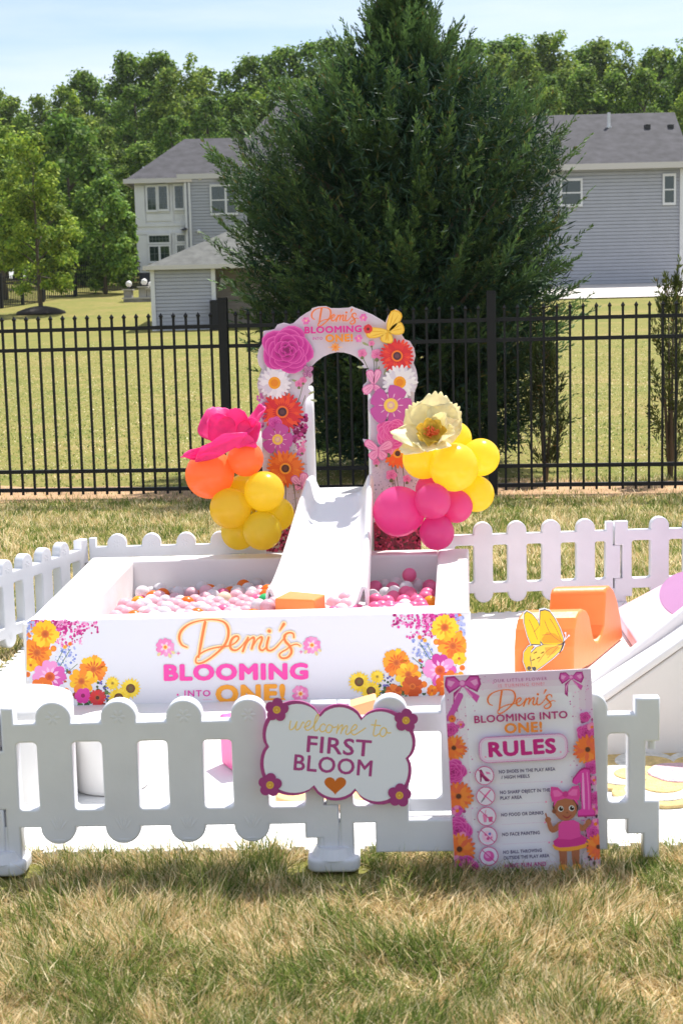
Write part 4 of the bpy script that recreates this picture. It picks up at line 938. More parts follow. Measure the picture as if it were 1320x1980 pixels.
# ------------------------------------------------------------------ paper flowers
def petal_sheet(base, d, n, ln, w, cup=.3, scallop=0, ruff=.02, seed=0, nu=14, nv=12, wpow=.6, tipw=.55, twist=0.0):
    """thin curved petal: base point, direction d, normal n"""
    g = np.random.default_rng(seed); d = nrm(d); n = nrm(n - np.dot(n, d) * d); s = np.cross(d, n); V = []
    ph = g.random(6) * 6.28
    for i in range(nu + 1):
        u = i / nu
        for j in range(nv + 1):
            v_ = j / nv * 2 - 1
            ww = w / 2 * (math.sin(math.pi * min(.06 + u * (.5 + (1 - tipw) * .5), 1)) ** wpow)
            edge = ln * (.55 + .45 * math.sqrt(max(0, 1 - .96 * v_ * v_))) * (1 + (scallop * abs(math.sin(v_ * 8)) * .09 - scallop * .04))
            h = cup * ln * u * u + ruff * ln * 3 * (u ** 2) * math.sin(v_ * 4 + ph[0]) + ruff * ln * math.sin(u * 7 + ph[1]) + cup * .8 * w * v_ * v_ * u * .5 + twist * v_ * u * w
            V.append(np.asarray(base) + d * edge * u * (1 - .12 * u * cup) + s * ww * v_ + n * h)
    k = nv + 1; f = [(i * k + j, i * k + j + 1, (i + 1) * k + j + 1, (i + 1) * k + j) for i in range(nu) for j in range(nv)]
    return MB().add(V, f)
def solid(o, th=.0012):
    m_ = o.modifiers.new('solid', 'SOLIDIFY'); m_.thickness = th; m_.offset = 0; return o
hot = M('hot_pink_paper', (1.0, .09, .42), .5, .10, 30, .15, 60, transl=.45)
fc = aty(440, 868, 7.36)
fl_ = thing('paper_flower', 'large hot pink crepe paper flower on top of the orange balloons', 'paper flower', fc, 'paper flowers on the balloon clusters')
pxm = lambda dx, dy, dz: np.array([dx, dz, -dy]) * 7.5 / F_PX        # picture px offsets (right, down, away) to metres
for i, (b_, d_, n_, ln, w_, cup, tw_) in enumerate([((-6, -14, 12), (-14, -62, 26), (.1, -.8, -.5), 74, 92, -.12, 0), ((16, -16, 10), (46, -60, 16), (-.3, -.8, -.35), 84, 64, -.05, .1),
                                               ((0, 4, -4), (-26, -28, -40), (.1, .55, -.8), 62, 118, .10, 0), ((-12, 6, 4), (-72, 4, -12), (.1, .5, -.8), 78, 30, .0, 0), ((22, 0, 0), (18, -34, -20), (.2, .4, -.8), 40, 60, .1, 0), ((2, -18, 4), (-34, -44, 4), (.2, -.2, -1), 56, 60, .2, 0), ((10, -20, 4), (12, -60, 10), (.1, -.2, -1), 58, 64, .15, .1), ((26, -14, 0), (44, -40, 4), (-.3, -.3, -1), 52, 50, .2, -.1)]):
    solid(petal_sheet(fc + pxm(*b_), pxm(*d_), np.array([n_[0], n_[2], -n_[1]]), ln * 7.5 / F_PX, w_ * 7.5 / F_PX, cup, .25, .026, i, nu=18, nv=24, twist=tw_, tipw=.5).build('petal', hot, fl_, smooth=True))
cream_p = M('cream_paper', (.97, .91, .63), .55, .10, 30, .15, 60, transl=.5)
yel_p = M('yellow_centre_paper', (.90, .66, .08), .55, .15, 30, .15, 60, transl=.35)
fc2 = aty(832, 842, 7.30)
fl2_ = thing('paper_flower', 'large cream and yellow paper flower with orange stamens on the right balloons', 'paper flower', fc2, 'paper flowers on the balloon clusters')
for i, (b_, d_, n_, ln, w_, cup, sc) in enumerate([((6, -4, 14), (10, -74, 16), (0, .2, -1), 76, 96, .12, 1), ((-2, -4, 16), (-32, -54, 18), (0, .2, -1), 64, 76, .1, 1), ((10, -4, 15), (46, -54, 18), (0, .2, -1), 66, 78, .1, 1), ((10, 0, 13), (50, -22, 14), (0, .2, -1), 54, 56, .1, 1),
                                              ((-4, 4, 2), (-76, -8, -10), (0, -.75, -.6), 74, 62, .06, .6), ((-8, 6, -2), (-56, 26, -24), (0, -.75, -.6), 60, 50, .05, .6), ((4, 8, -4), (-10, 26, -44), (0, -.8, -.5), 46, 74, .12, .6), ((10, 4, 0), (40, -2, -26), (-.3, -.8, -.5), 44, 54, .25, .6), ((8, -4, 6), (30, -44, -6), (-.5, .1, -.8), 46, 40, .35, .6)]):
    pt = solid(petal_sheet(fc2 + pxm(*b_), pxm(*d_), np.array([n_[0], n_[2], -n_[1]]), ln * 7.5 / F_PX, w_ * 7.5 / F_PX, cup, sc, .02, 20 + i, tipw=.42, nv=40).build('petal', cream_p, fl2_, smooth=True))
for i in range(7):
    a_ = 2 * math.pi * i / 7; solid(petal_sheet(fc2 + pxm(0, 0, -1.5), pxm(30 * math.cos(a_), -8 - 24 * math.sin(a_), -14 + 10 * math.sin(a_)), np.array([0, -.8, .5]), 36 * 7.5 / F_PX, 32 * 7.5 / F_PX, .15, 0, .03, 50 + i).build('petal', yel_p, fl2_, smooth=True))
mb = MB(); g_ = random.Random(4)
for i in range(60):
    a_ = g_.uniform(0, 6.28); r_ = g_.uniform(2, 15); e_ = fc2 + pxm(r_ * math.cos(a_), -6 - r_ * .7 * math.sin(a_) - 3, -16 + g_.uniform(-3, 3)); mb.tube([fc2 + pxm(0, 0, -6), e_], .0012, 4); mb.sphere(e_, .0035, 6, 4)
mb.build('stamens', M('orange_stamen', (.80, .13, .03), .6), fl2_)

# ------------------------------------------------------------------ printed artwork (flat ink on the boards)
class Print:
    """2D art in the board's own picture coordinates, laid as thin ink layers on the board plane"""
    def __init__(s, P, n, step=1.2e-5, clip=None, rng=3):
        s.P = np.asarray(P, float); s.n = nrm(n); s.step = step; s.k = 1; s.v = []; s.f = []; s.c = []; s.g = random.Random(rng); s.clip = clip
    def up(s, n=1): s.k += n
    def poly(s, pts, col, dk=0):
        if s.clip:
            x0, y0, x1, y1 = s.clip; pts = clip_poly(pts, x0, y0, x1, y1)
            if len(pts) < 3: return
        b = len(s.v); off = s.n * (s.step * (s.k + dk))
        s.v += [tuple(atp(x, y, s.P, s.n) + off) for x, y in pts]; s.f.append(tuple(range(b, b + len(pts)))); s.c.append(col)
    def tris(s, V, Fs, col):
        b = len(s.v); off = s.n * (s.step * s.k); s.v += [tuple(atp(x, y, s.P, s.n) + off) for x, y in V]
        for q_ in Fs: s.f.append(tuple(i + b for i in q_)); s.c.append(col)
    def disc(s, x, y, r_, col, n=14, ry=None, dk=0): s.poly([(x + r_ * math.cos(a_), y + (ry or r_) * math.sin(a_)) for a_ in np.linspace(0, 6.2832, n + 1)[:-1]], col, dk)
    def petal(s, x, y, a_, r0, r1, w_, col, dk=0, tip=.75, notch=0):
        ca, sa = math.cos(a_), math.sin(a_); pr = [(0, .28), (.3, .75), (.6, 1), (.85, tip), (.96, tip * .62)]
        L_ = [(r0 + (r1 - r0) * t_, w_ / 2 * ww) for t_, ww in pr]
        mid = [(r0 + (r1 - r0) * (1 - notch), 0)]
        P_ = L_ + mid + [(u, -v_) for u, v_ in L_[::-1]]
        s.poly([(x + u * ca - v_ * sa, y + u * sa + v_ * ca) for u, v_ in P_], col, dk)
    def flower(s, x, y, r_, n, cols, cen, cr, w_=None, tip=.75, notch=0, rows=1, streak=None, ry=1):
        g = s.g; w_ = w_ or 2 * math.pi * r_ / n * .95
        for row in range(rows):
            rr = r_ * (1 - .22 * row)
            for i in range(n):
                a_ = 2 * math.pi * (i + .5 * row + g.uniform(-.12, .12)) / n
                s.petal(x, y, a_, cr * .5, rr * g.uniform(.92, 1.05), w_, cols[g.randrange(len(cols))], (i % 2) + .37 * (i % 3), tip, notch)
            s.up(3)
            if streak:
                for i in range(n):
                    a_ = 2 * math.pi * (i + .5 * row) / n; s.petal(x, y, a_ + .05, cr * .7, rr * .62, w_ * .3, streak, 0, .3)
                s.up(1)
        for j, (rr, c_) in enumerate(cen): s.disc(x, y, cr * rr, c_); s.up()
    def rose(s, x, y, r_, dark, mid, light):
        g = s.g
        for k_, rr in enumerate([1, .86, .72, .58, .45, .33, .22, .12]):
            n = 5 if k_ < 3 else 3
            for i in range(n):
                a_ = 2 * math.pi * i / n + k_ * .9 + g.uniform(-.15, .15); cx, cy = x + math.cos(a_) * r_ * rr * .5, y + math.sin(a_) * r_ * rr * .46
                q_ = r_ * rr * (.56 if k_ < 3 else .62)
                pts = [(cx + q_ * math.cos(b) * (1 + .08 * math.sin(3 * b + i)), cy + q_ * .94 * math.sin(b)) for b in np.linspace(0, 6.2832, 15)[:-1]]
                s.poly(pts, light); s.up()
                mixc = lambda a_, b_, t_: tuple(p_ * (1 - t_) + q2 * t_ for p_, q2 in zip(a_, b_))
                for sc_, cc in ((.95, mixc(mid, light, .25)), (.88, mid), (.74, mixc(mid, dark, .45)), (.6, dark)):
                    s.poly([(x + (px - x) * sc_, y + (py - y) * sc_ + .02 * q_) for px, py in pts], cc); s.up()
        s.disc(x, y, r_ * .1, dark); s.up()
    def ribbon(s, pts, w_, col, n=6, taper=True, closed=False):
        """smooth stroke through control points; w_ width or list"""
        P_ = [np.array(p_, float) for p_ in pts]; ws_ = w_ if hasattr(w_, '__len__') else [w_] * len(P_)
        Q, WW = [], []
        for i in range(len(P_) - 1):
            p0, p1, p2, p3 = P_[max(i - 1, 0)], P_[i], P_[i + 1], P_[min(i + 2, len(P_) - 1)]
            for j in range(n):
                t_ = j / n; Q.append(.5 * ((2 * p1) + (-p0 + p2) * t_ + (2 * p0 - 5 * p1 + 4 * p2 - p3) * t_ ** 2 + (-p0 + 3 * p1 - 3 * p2 + p3) * t_ ** 3)); WW.append(ws_[i] * (1 - t_) + ws_[i + 1] * t_)
        Q.append(P_[-1]); WW.append(ws_[-1]); Q = np.array(Q); T = np.gradient(Q, axis=0); T /= np.linalg.norm(T, axis=1, keepdims=True) + 1e-9; Nn = np.stack([-T[:, 1], T[:, 0]], 1); WW = np.array(WW)[:, None] / 2
        A_, B_ = Q + Nn * WW, Q - Nn * WW
        for i in range(len(Q) - 1): s.poly([A_[i], A_[i + 1], B_[i + 1], B_[i]], col, .23 * (i % 2))
        s.disc(Q[0][0], Q[0][1], WW[0][0], col, 10, dk=.5); s.disc(Q[-1][0], Q[-1][1], WW[-1][0], col, 10, dk=.6)
    def text(s, body, p0, p1, h, col, weight=0.0, fit=True, spacing=1.0):
        """body between picture points p0 and p1 (baseline), cap height h"""
        V, Fs, w_, cap = glyphs(body, weight, spacing); p0 = np.array(p0, float); p1 = np.array(p1, float); d = p1 - p0; l = np.linalg.norm(d); d /= l; up_ = np.array([d[1], -d[0]])
        w_ += 2 * weight; cap2 = cap + 2 * weight; sx = l / w_; sy = h / cap2
        offs = [(0, 0)] + ([(weight * math.cos(a_), weight * math.sin(a_)) for a_ in np.linspace(0, 6.2832, 13)[:-1]] if weight else [])
        for ox, oy in offs:
            s.tris([p0 + d * (x + ox + weight) * sx + up_ * (y + oy + weight) * sy for x, y in V], Fs, col); s.k += .12
        s.up()
    def butterfly(s, x, y, r_, rot, col, dark, wings=((-55, 1, .55), (-125, 1, .55), (35, .7, .5), (145, .7, .5))):
        for a_, l, w_ in wings: s.petal(x, y, R(a_) + rot, 0, r_ * l, r_ * w_ * 1.15, dark, 0, .95)
        s.up(2)
        for a_, l, w_ in wings: s.petal(x, y, R(a_) + rot, r_ * .05, r_ * l * .93, r_ * w_ * .95, col, 0, .95)
        s.up(2)
        for a_, l, w_ in wings:
            for da in (-.18, .1): s.petal(x, y, R(a_) + rot + da, r_ * .15, r_ * l * .85, r_ * .05, dark, 0, .5)
        s.petal(x - math.sin(rot) * 0, y, R(90) + rot, -r_ * .2, r_ * .4, r_ * .12, dark, .5); s.up(2)
    def specks(s, n, box, cols, r0, r1, weight=None):
        x0, y0, x1, y1 = box
        for i in range(n):
            x, y = s.g.uniform(x0, x1), s.g.uniform(y0, y1)
            if weight and s.g.random() > weight(x, y): continue
            s.disc(x, y, s.g.uniform(r0, r1), s.g.choice(cols), 6, dk=.13 * (i % 9))
        s.up(2)
    def build(s, name, parent, mat=None):
        me = bpy.data.meshes.new(name); me.from_pydata(s.v, [], s.f); me.update()
        a_ = me.attributes.new('Col', 'FLOAT_COLOR', 'CORNER'); c_ = np.ones((len(me.loops), 4), np.float32)
        lt = np.empty(len(me.polygons), np.int32); me.polygons.foreach_get('loop_total', lt); c_[:, :3] = np.repeat(np.array(s.c, np.float32), lt, axis=0); a_.data.foreach_set('color', c_.ravel())
        return link_mesh(me, name, mat or print_mat, parent)
def clip_poly(pts, x0, y0, x1, y1):
    P_ = [tuple(p_) for p_ in pts]
    for ax, lim, sg in ((0, x0, 1), (0, x1, -1), (1, y0, 1), (1, y1, -1)):
        o = []
        for i in range(len(P_)):
            a_, b_ = P_[i], P_[(i + 1) % len(P_)]; ia, ib = (a_[ax] - lim) * sg >= 0, (b_[ax] - lim) * sg >= 0
            if ia: o.append(a_)
            if ia != ib:
                t_ = (lim - a_[ax]) / (b_[ax] - a_[ax]); o.append((a_[0] + (b_[0] - a_[0]) * t_, a_[1] + (b_[1] - a_[1]) * t_))
        P_ = o
        if len(P_) < 3: return []
    return P_
_gl = {}
def glyphs(body, weight, spacing):
    k = (body, weight, spacing)
    if k in _gl: return _gl[k]
    def mesh(b, w_):
        cu = bpy.data.curves.new('tmp', 'FONT'); cu.body = b; cu.size = 1; cu.space_character = spacing + weight * 2.2; cu.resolution_u = 3; ob = bpy.data.objects.new('tmp', cu); COL.objects.link(ob)
        dg = bpy.context.evaluated_depsgraph_get(); dg.update(); me = bpy.data.meshes.new_from_object(ob.evaluated_get(dg), depsgraph=dg)
        V = [(v_.co.x, v_.co.y) for v_ in me.vertices]; Fs = [tuple(p_.vertices) for p_ in me.polygons]
        bpy.data.objects.remove(ob); bpy.data.curves.remove(cu); bpy.data.meshes.remove(me); return V, Fs
    V, Fs = mesh(body, 0); c, _ = mesh('H', 0); V = np.array(V); c = np.array(c)
    x0 = V[:, 0].min(); V[:, 0] -= x0; yb = c[:, 1].min(); V[:, 1] -= yb
    _gl[k] = (V.tolist(), Fs, V[:, 0].max(), c[:, 1].max() - yb); return _gl[k]
# handwritten name, traced as strokes in a 1320-wide reference drawing
NAME = [([(240, 275), (200, 255), (180, 205), (195, 150), (250, 100), (330, 72), (430, 62), (510, 77), (547, 120), (550, 190), (520, 260), (450, 330), (380, 380), (330, 398), (306, 385), (316, 345), (370, 305), (440, 280), (520, 268), (570, 262)], [10, 14, 20, 20, 14, 11, 10, 14, 20, 20, 18, 15, 14, 14, 13, 12, 12, 12, 12, 10]),
        ([(376, 82), (360, 160), (342, 260), (326, 350)], [22, 22, 21, 15]),
        ([(566, 262), (605, 238), (630, 205), (614, 188), (583, 206), (563, 252), (577, 290), (612, 296), (655, 262), (695, 205)], [10, 11, 14, 15, 19, 20, 18, 14, 10, 10]),
        ([(700, 200), (685, 240), (660, 305)], [16, 19, 18]), ([(668, 285), (702, 225), (738, 198), (746, 215), (728, 285)], [10, 11, 15, 17, 17]), ([(734, 270), (768, 215), (798, 195), (806, 212), (786, 275), (808, 298), (842, 262), (856, 200)], [10, 11, 15, 17, 17, 15, 10, 12]),
        ([(856, 198), (842, 250), (844, 290), (870, 300), (905, 280), (942, 240), (985, 190)], [17, 18, 18, 14, 12, 10, 10]), ([(858, 149), (862, 151)], [26, 26]), ([(970, 96), (955, 120), (940, 146)], [24, 17, 8]),
        ([(1046, 200), (1040, 170), (1006, 163), (974, 188), (982, 228), (1016, 268), (1028, 312), (1000, 350), (958, 358), (936, 334), (955, 310), (990, 290), (1025, 262), (1066, 250), (1094, 264)], [12, 13, 14, 19, 20, 19, 20, 17, 15, 13, 11, 11, 11, 10, 8])]
def draw_name(p, x0, y0, x1, y1, col, halo=None, slope=0.0, k=1.0):
    """fit the drawing (165..1100, 55..400) into the box"""
    sx, sy = (x1 - x0) / 935.0, (y1 - y0) / 345.0
    T = lambda q_: (x0 + (q_[0] - 165) * sx, y0 + (q_[1] - 55) * sy + slope * (q_[0] - 165) * sx)
    if halo:
        for st, w_ in NAME: p.ribbon([T(q_) for q_ in st], [(ww + 22) * sx for ww in w_], halo); p.up()
    for st, w_ in NAME: p.ribbon([T(q_) for q_ in st], [ww * sx * k for ww in w_], col); p.up()
c8 = srgb
MAG, HOT, MAUVE_, ORG, YEL, RED = c8(196, 30, 132), c8(250, 70, 168), c8(178, 74, 150), c8(240, 128, 38), c8(252, 190, 40), c8(226, 50, 52)
WH, GRN, DGR, LIL, PNK, BRN = (.82, .80, .84), c8(92, 122, 70), c8(58, 88, 52), c8(150, 160, 214), c8(240, 140, 186), c8(92, 52, 40)

# ---- ball pit front print
p = Print(PIT_P, PIT_N, clip=(52, 1186, 901, 1364)); p.poly([(56, 1201), (470, 1193), (896, 1185), (899, 1200), (899, 1357), (470, 1364), (58, 1369)], (.76, .75, .80)); p.up()
def bouquet(p, mx):
    Xf = (lambda x: x) if not mx else (lambda x: 947 - x); dy = -13 if mx else 0
    def F_(x, y, *a_, **k_): p.flower(Xf(x), y + dy, *a_, **k_)
    yc = [c8(250, 196, 30), c8(255, 178, 22), c8(246, 206, 48)]; oc = [c8(246, 140, 28), c8(252, 164, 30), c8(240, 118, 24)]; pc = [c8(222, 90, 176), c8(240, 150, 206), c8(200, 50, 150)]; sc = [c8(246, 206, 40), c8(252, 218, 66)]
    wt = lambda x, y: max(0, 1 - abs(Xf(x) - 95) / 105) * (1 if Xf(x) > 60 else .5)
    for bx_, n in (((60, 1200, 130, 1217), 260), ((120, 1202, 190, 1226), 80), ((100, 1214, 130, 1252), 60), ((136, 1216, 162, 1246), 30)):
        xa, xb = sorted((Xf(bx_[0]), Xf(bx_[2]))); p.specks(n, (xa, bx_[1] + dy, xb, bx_[3] + dy), [c8(206, 40, 140), c8(226, 70, 164), c8(182, 24, 120), c8(240, 150, 200)], 1.2, 3.4)
    xa, xb = sorted((Xf(108), Xf(150))); p.specks(120, (xa, 1250 + dy, xb, 1306 + dy), [LIL, c8(120, 140, 210), c8(176, 182, 226), (.8, .8, .86)], 1.2, 3, lambda x, y: 1 if abs((Xf(x) - 108) * .9 - (1306 - y + dy) * .6) < 20 else .25)
    for a_, b_ in (((112, 1296), (136, 1256)), ((106, 1290), (122, 1258)), ((120, 1310), (150, 1284))): p.ribbon([(Xf(a_[0]), a_[1] + dy), (Xf(b_[0]), b_[1] + dy)], 1.3, GRN, 2)
    p.up(); xa, xb = sorted((Xf(52), Xf(140))); p.specks(70, (xa, 1290 + dy, xb, 1366 + dy), [c8(206, 40, 140), DGR, c8(180, 84, 30), GRN], 2, 4.5); p.specks(26, (min(Xf(50), Xf(66)), 1200 + dy, max(Xf(50), Xf(66)), 1240 + dy), [LIL, c8(176, 182, 226), ORG], 2, 4)
    p.specks(30, (min(Xf(188), Xf(212)), 1318 + dy, max(Xf(188), Xf(212)), 1352 + dy), [c8(96, 88, 160), c8(120, 110, 190), DGR], 1.5, 3)
    p.specks(44, (min(Xf(140), Xf(236)), 1336 + dy, max(Xf(140), Xf(236)), 1366 + dy), [DGR, GRN, c8(150, 60, 30), c8(60, 110, 70)], 2.5, 6)
    cen = [(1, c8(226, 120, 40)), (.7, c8(206, 94, 30)), (.35, c8(190, 84, 34))]; cenp = [(1, c8(236, 110, 50)), (.75, c8(214, 82, 40)), (.4, c8(196, 62, 36))]
    F_(54, 1304, 13, 8, [WH, (.74, .72, .8)], [(1, ORG), (.6, c8(226, 100, 30))], 5.5); F_(104, 1254, 13, 9, [WH, (.74, .72, .8)], [(1, ORG), (.6, c8(246, 150, 40))], 6)
    F_(136, 1245, 4, 5, [ORG], [(1, c8(226, 100, 30))], 2); F_(126, 1251, 4, 5, [c8(246, 190, 70)], [(1, ORG)], 2)
    F_(72, 1262, 31, 11, oc, cen, 8.5, streak=c8(228, 104, 20), notch=.08); F_(88, 1226, 28, 9, yc, cen, 8, w_=17, streak=c8(246, 160, 20), notch=.1)
    F_(60, 1286, 14, 8, yc, cen, 3); F_(97, 1309, 33, 10, pc, cenp, 10, streak=c8(246, 190, 226)); F_(80, 1336, 27, 9, [c8(240, 116, 30), c8(232, 96, 22), c8(250, 150, 40)], cen, 6, streak=c8(250, 160, 60))
    F_(128, 1336, 17, 8, [WH, (.76, .74, .82)], [(1, ORG), (.6, c8(246, 130, 30))], 6.5); F_(112, 1348, 11, 7, oc, cen, 3)
    F_(181, 1294, 29, 13, oc + yc[:1], cen, 7, streak=c8(226, 100, 20), notch=.1); F_(158, 1317, 26, 9, yc + oc[:1], cen, 7, w_=15, streak=c8(240, 150, 20))
    if not mx: F_(161, 1345, 16, 6, [c8(226, 60, 160), c8(206, 40, 140)], [(1, c8(150, 20, 90))], 4, w_=15); F_(189, 1349, 17, 18, [RED, c8(214, 60, 66)], [(1, c8(206, 84, 50)), (.6, BRN)], 6)
    else: F_(150, 1340, 22, 11, [c8(224, 100, 30), c8(200, 80, 26)], cen, 6); F_(186, 1352, 17, 10, [c8(196, 80, 30), c8(230, 120, 40)], cen, 5)
    sun = [(1, c8(92, 56, 34)), (.75, c8(120, 74, 40)), (.4, c8(104, 100, 40))]
    F_(218, 1321, 14, 14, sc, [(1, c8(214, 170, 50)), (.5, c8(140, 120, 40))], 3.5, rows=2, tip=.4); F_(253, 1331, 21, 18, sc, sun, 9, rows=2, tip=.35); F_(230, 1349, 21, 18, sc, sun, 9, rows=2, tip=.35)
    if mx: F_(60, 1330, 18, 9, oc, cen, 5); F_(52, 1345, 18, 9, yc, cen, 5)
bouquet(p, False); bouquet(p, True)
def blossom(p, x, y, r_, leaves=True):
    p.flower(x, y, r_, 5, [c8(244, 150, 196), c8(240, 128, 184)], [(1, c8(250, 214, 160)), (.6, ORG)], r_ * .3, w_=r_ * .95, tip=.95, notch=.12, streak=c8(250, 196, 222))
    if leaves:
        for a_, q_ in ((.6, 1.25), (1.1, 1.3), (2.3, 1.25)): p.petal(x, y, a_, r_ * .75, r_ * q_, r_ * .32, c8(226, 206, 150))
        p.up()
blossom(p, 320, 1251, 18); blossom(p, 603, 1247, 17.5); blossom(p, 581, 1341, 17, False)
for x, y in ((345, 1263), (582, 1260)): p.petal(x, y, 0, -4, 4, 2, PNK); p.petal(x, y, 1.57, -4, 4, 2, PNK); p.up()
draw_name(p, 343, 1196, 582, 1283, c8(250, 128, 66), c8(252, 222, 170))
p.text('BLOOMING', (317, 1316.5), (596, 1313.5), 32, HOT, .052); p.text('INTO', (357, 1346.5), (407, 1346), 12, c8(226, 70, 168), .02, spacing=1.15); p.text('ONE!', (417, 1360), (552, 1358), 36, c8(248, 166, 44), .05)
p.disc(344, 1343, 2, HOT); p.poly([(392, 1352), (410, 1352), (410, 1352.6), (392, 1352.6)], PNK)
p.build('floral_print', pit)

# ---- arch
AY = 7.80
arch_out = [(512, 1068), (509, 940), (507, 900), (507, 850), (505, 830), (500, 815), (504, 800), (499, 785), (503, 770), (499, 752), (497, 742), (501, 728), (506, 714), (500, 705), (497, 690), (500, 676), (508, 662), (509, 640), (520, 639), (531, 636), (536, 628), (548, 624), (560, 627), (567, 625), (580, 613), (592, 605), (601, 600), (603, 596), (615, 592.5), (630, 592), (640, 596), (656, 596), (674, 595), (680, 592.5), (686, 595), (700, 600), (720, 608.5), (738, 619), (745, 624), (750, 611), (757, 602), (765, 598), (771, 601), (772, 618), (777, 632), (777, 648), (782, 656), (792, 660), (800, 673), (803, 688), (799, 702), (804, 714), (807, 730), (806, 746), (801, 758), (800, 775), (803, 790), (806, 830), (811, 950), (815, 1068),
            (722, 1068), (720, 960), (718, 900), (716, 872), (712, 870), (702, 853), (701, 849), (709, 850), (716, 856), (717, 835), (716, 802), (711, 792), (711, 776), (717, 768), (714, 760), (703, 763), (701, 752), (702, 745), (709, 738), (708, 716), (714, 712), (705, 712), (694, 711), (704, 705), (697, 697), (688, 690), (677, 685), (664, 681.5), (651, 681), (638, 684), (624, 690), (612, 699), (602, 709), (600, 718), (604, 724), (605, 738), (599, 744), (596, 750), (602, 757), (601, 764), (594, 768), (590, 778), (591, 840), (594, 915), (597, 925), (597, 940), (600, 1068)]
arch = thing('arch_board', 'tall white flowered arch cut-out board standing behind the slide', 'arch', (aty(657, 900, AY)[0], AY, .02))
pts3 = [aty(x, y, AY) for x, y in arch_out]
me = curve_mesh([[(p_[0], p_[2]) for p_ in pts3]], .02, .001, 1); xform(me, basis((0, AY + .0105, 0), (1, 0, 0), (0, 0, 1), (0, -1, 0)))
bmn = min(v_.co.z for v_ in me.vertices)
for v_ in me.vertices:
    if v_.co.z < .36: v_.co.z = .021 if v_.co.z < .33 else v_.co.z
arch_white = M('arch_board_white', (.66, .59, .68), .45)
link_mesh(me, 'board', arch_white, arch)
p = Print((0, AY, 0), (0, -1, 0), rng=9)
p.poly([(513, 985), (598, 985), (600, 1067), (513, 1067)], c8(190, 160, 150)); p.poly([(722, 1010), (812, 1010), (814, 1067), (723, 1067)], c8(130, 24, 60)); p.up()
fieldc = [c8(160, 20, 62), c8(190, 40, 84), c8(120, 16, 48), c8(206, 70, 110), c8(90, 40, 40)]
p.specks(330, (514, 1012, 598, 1066), fieldc, 1.5, 4); p.specks(170, (514, 985, 598, 1024), [c8(190, 70, 70), c8(214, 190, 150), c8(150, 130, 100), c8(200, 60, 60)], 1, 2.6); p.specks(330, (724, 1008, 812, 1066), fieldc, 1.5, 4)
p.specks(260, (512, 850, 594, 1000), [c8(206, 190, 196), c8(170, 156, 160), c8(222, 206, 206), c8(196, 176, 150)], .7, 1.8); p.specks(260, (722, 885, 806, 1000), [c8(196, 184, 200), c8(150, 146, 160), c8(226, 214, 224)], .7, 1.8)
for x0, y0, x1, y1 in [(530, 890, 522, 960), (552, 930, 548, 1010), (566, 930, 572, 1000), (540, 930, 528, 1000), (580, 960, 570, 1020), (753, 880, 768, 985), (762, 890, 772, 990), (778, 900, 780, 970), (700, 690, 718, 735), (718, 668, 724, 740), (728, 690, 722, 745), (585, 745, 570, 790), (590, 765, 575, 800), (758, 920, 756, 960)]: p.ribbon([(x0, y0), ((x0 + x1) / 2 + 2, (y0 + y1) / 2), (x1, y1)], 1.4, c8(110, 116, 84), 3)
p.up()
for x, y, a_ in [(703, 711, 3.3), (596, 762, -.4), (600, 773, .2), (742, 725, -1.2), (712, 668, 3.6), (564, 734, .4), (733, 708, 1.9)]: p.petal(x, y, a_, 0, 13, 5, c8(166, 176, 130))
p.up()
p.specks(70, (498, 762, 520, 830), [c8(206, 110, 176), c8(226, 160, 206), c8(190, 90, 160)], 1.5, 3.6, lambda x, y: 1 if x < 503 + 12 * math.sin((y - 760) / 22) ** 2 + 6 else 0)
p.specks(90, (566, 800, 592, 856), [c8(140, 14, 90), c8(170, 30, 112), c8(196, 70, 150)], 2, 5); p.specks(40, (572, 850, 590, 880), [PNK, c8(206, 90, 170), WH], 1.5, 4)
bud = lambda x, y, r_: (p.rose(x, y, r_, c8(200, 60, 130), c8(232, 110, 170), c8(246, 170, 206)), p.petal(x, y + r_ * .6, 1.57, 0, r_ * .7, r_ * .8, c8(110, 120, 80)), p.up())
for x, y, r_ in [(578, 742, 8), (586, 735, 7), (584, 870, 7), (700, 683, 9), (728, 685, 11), (718, 664, 6), (752, 868, 12), (756, 918, 11), (727, 893, 7), (786, 925, 8), (530, 818, 15)]: bud(x, y, r_)
p.flower(546, 796, 41, 26, [c8(226, 60, 50), c8(238, 84, 48), c8(216, 46, 56)], [(1, c8(240, 120, 50)), (.72, c8(70, 44, 56)), (.4, c8(96, 64, 72))], 12, rows=2, streak=c8(206, 40, 50), tip=.6)
p.rose(532, 817, 13, c8(170, 30, 130), c8(206, 60, 160), c8(232, 120, 196))
p.flower(531, 740, 33, 22, [WH, (.88, .86, .9), (.70, .66, .76)], [(1, c8(246, 166, 40)), (.6, c8(236, 140, 34))], 12, rows=2, tip=.6)
p.rose(555, 676, 49, c8(138, 16, 98), c8(200, 44, 148), c8(228, 96, 180))
p.butterfly(594, 722, 17, .1, c8(190, 130, 170), c8(150, 60, 120), ((-60, 1, .5), (-110, .95, .5), (20, .6, .5), (150, .5, .5)))
def mflower(x, y, r_):
    p.flower(x, y, r_, 5, [c8(190, 78, 160), c8(196, 84, 166)], [(1, c8(246, 206, 90)), (.55, c8(226, 176, 176)), (.3, c8(240, 214, 150))], r_ * .34, w_=r_ * .86, tip=1.0)
    for i in range(10): p.petal(x, y, i * .628, r_ * .36, r_ * .58, r_ * .05, c8(236, 196, 220))
    p.up()
mflower(537, 849, 31)
p.flower(552, 905, 37, 26, [c8(236, 118, 40), c8(244, 136, 44), c8(226, 96, 36)], [(1, c8(244, 160, 50)), (.7, c8(84, 48, 44)), (.4, c8(104, 64, 56))], 11, rows=2, streak=c8(220, 90, 30), tip=.6)
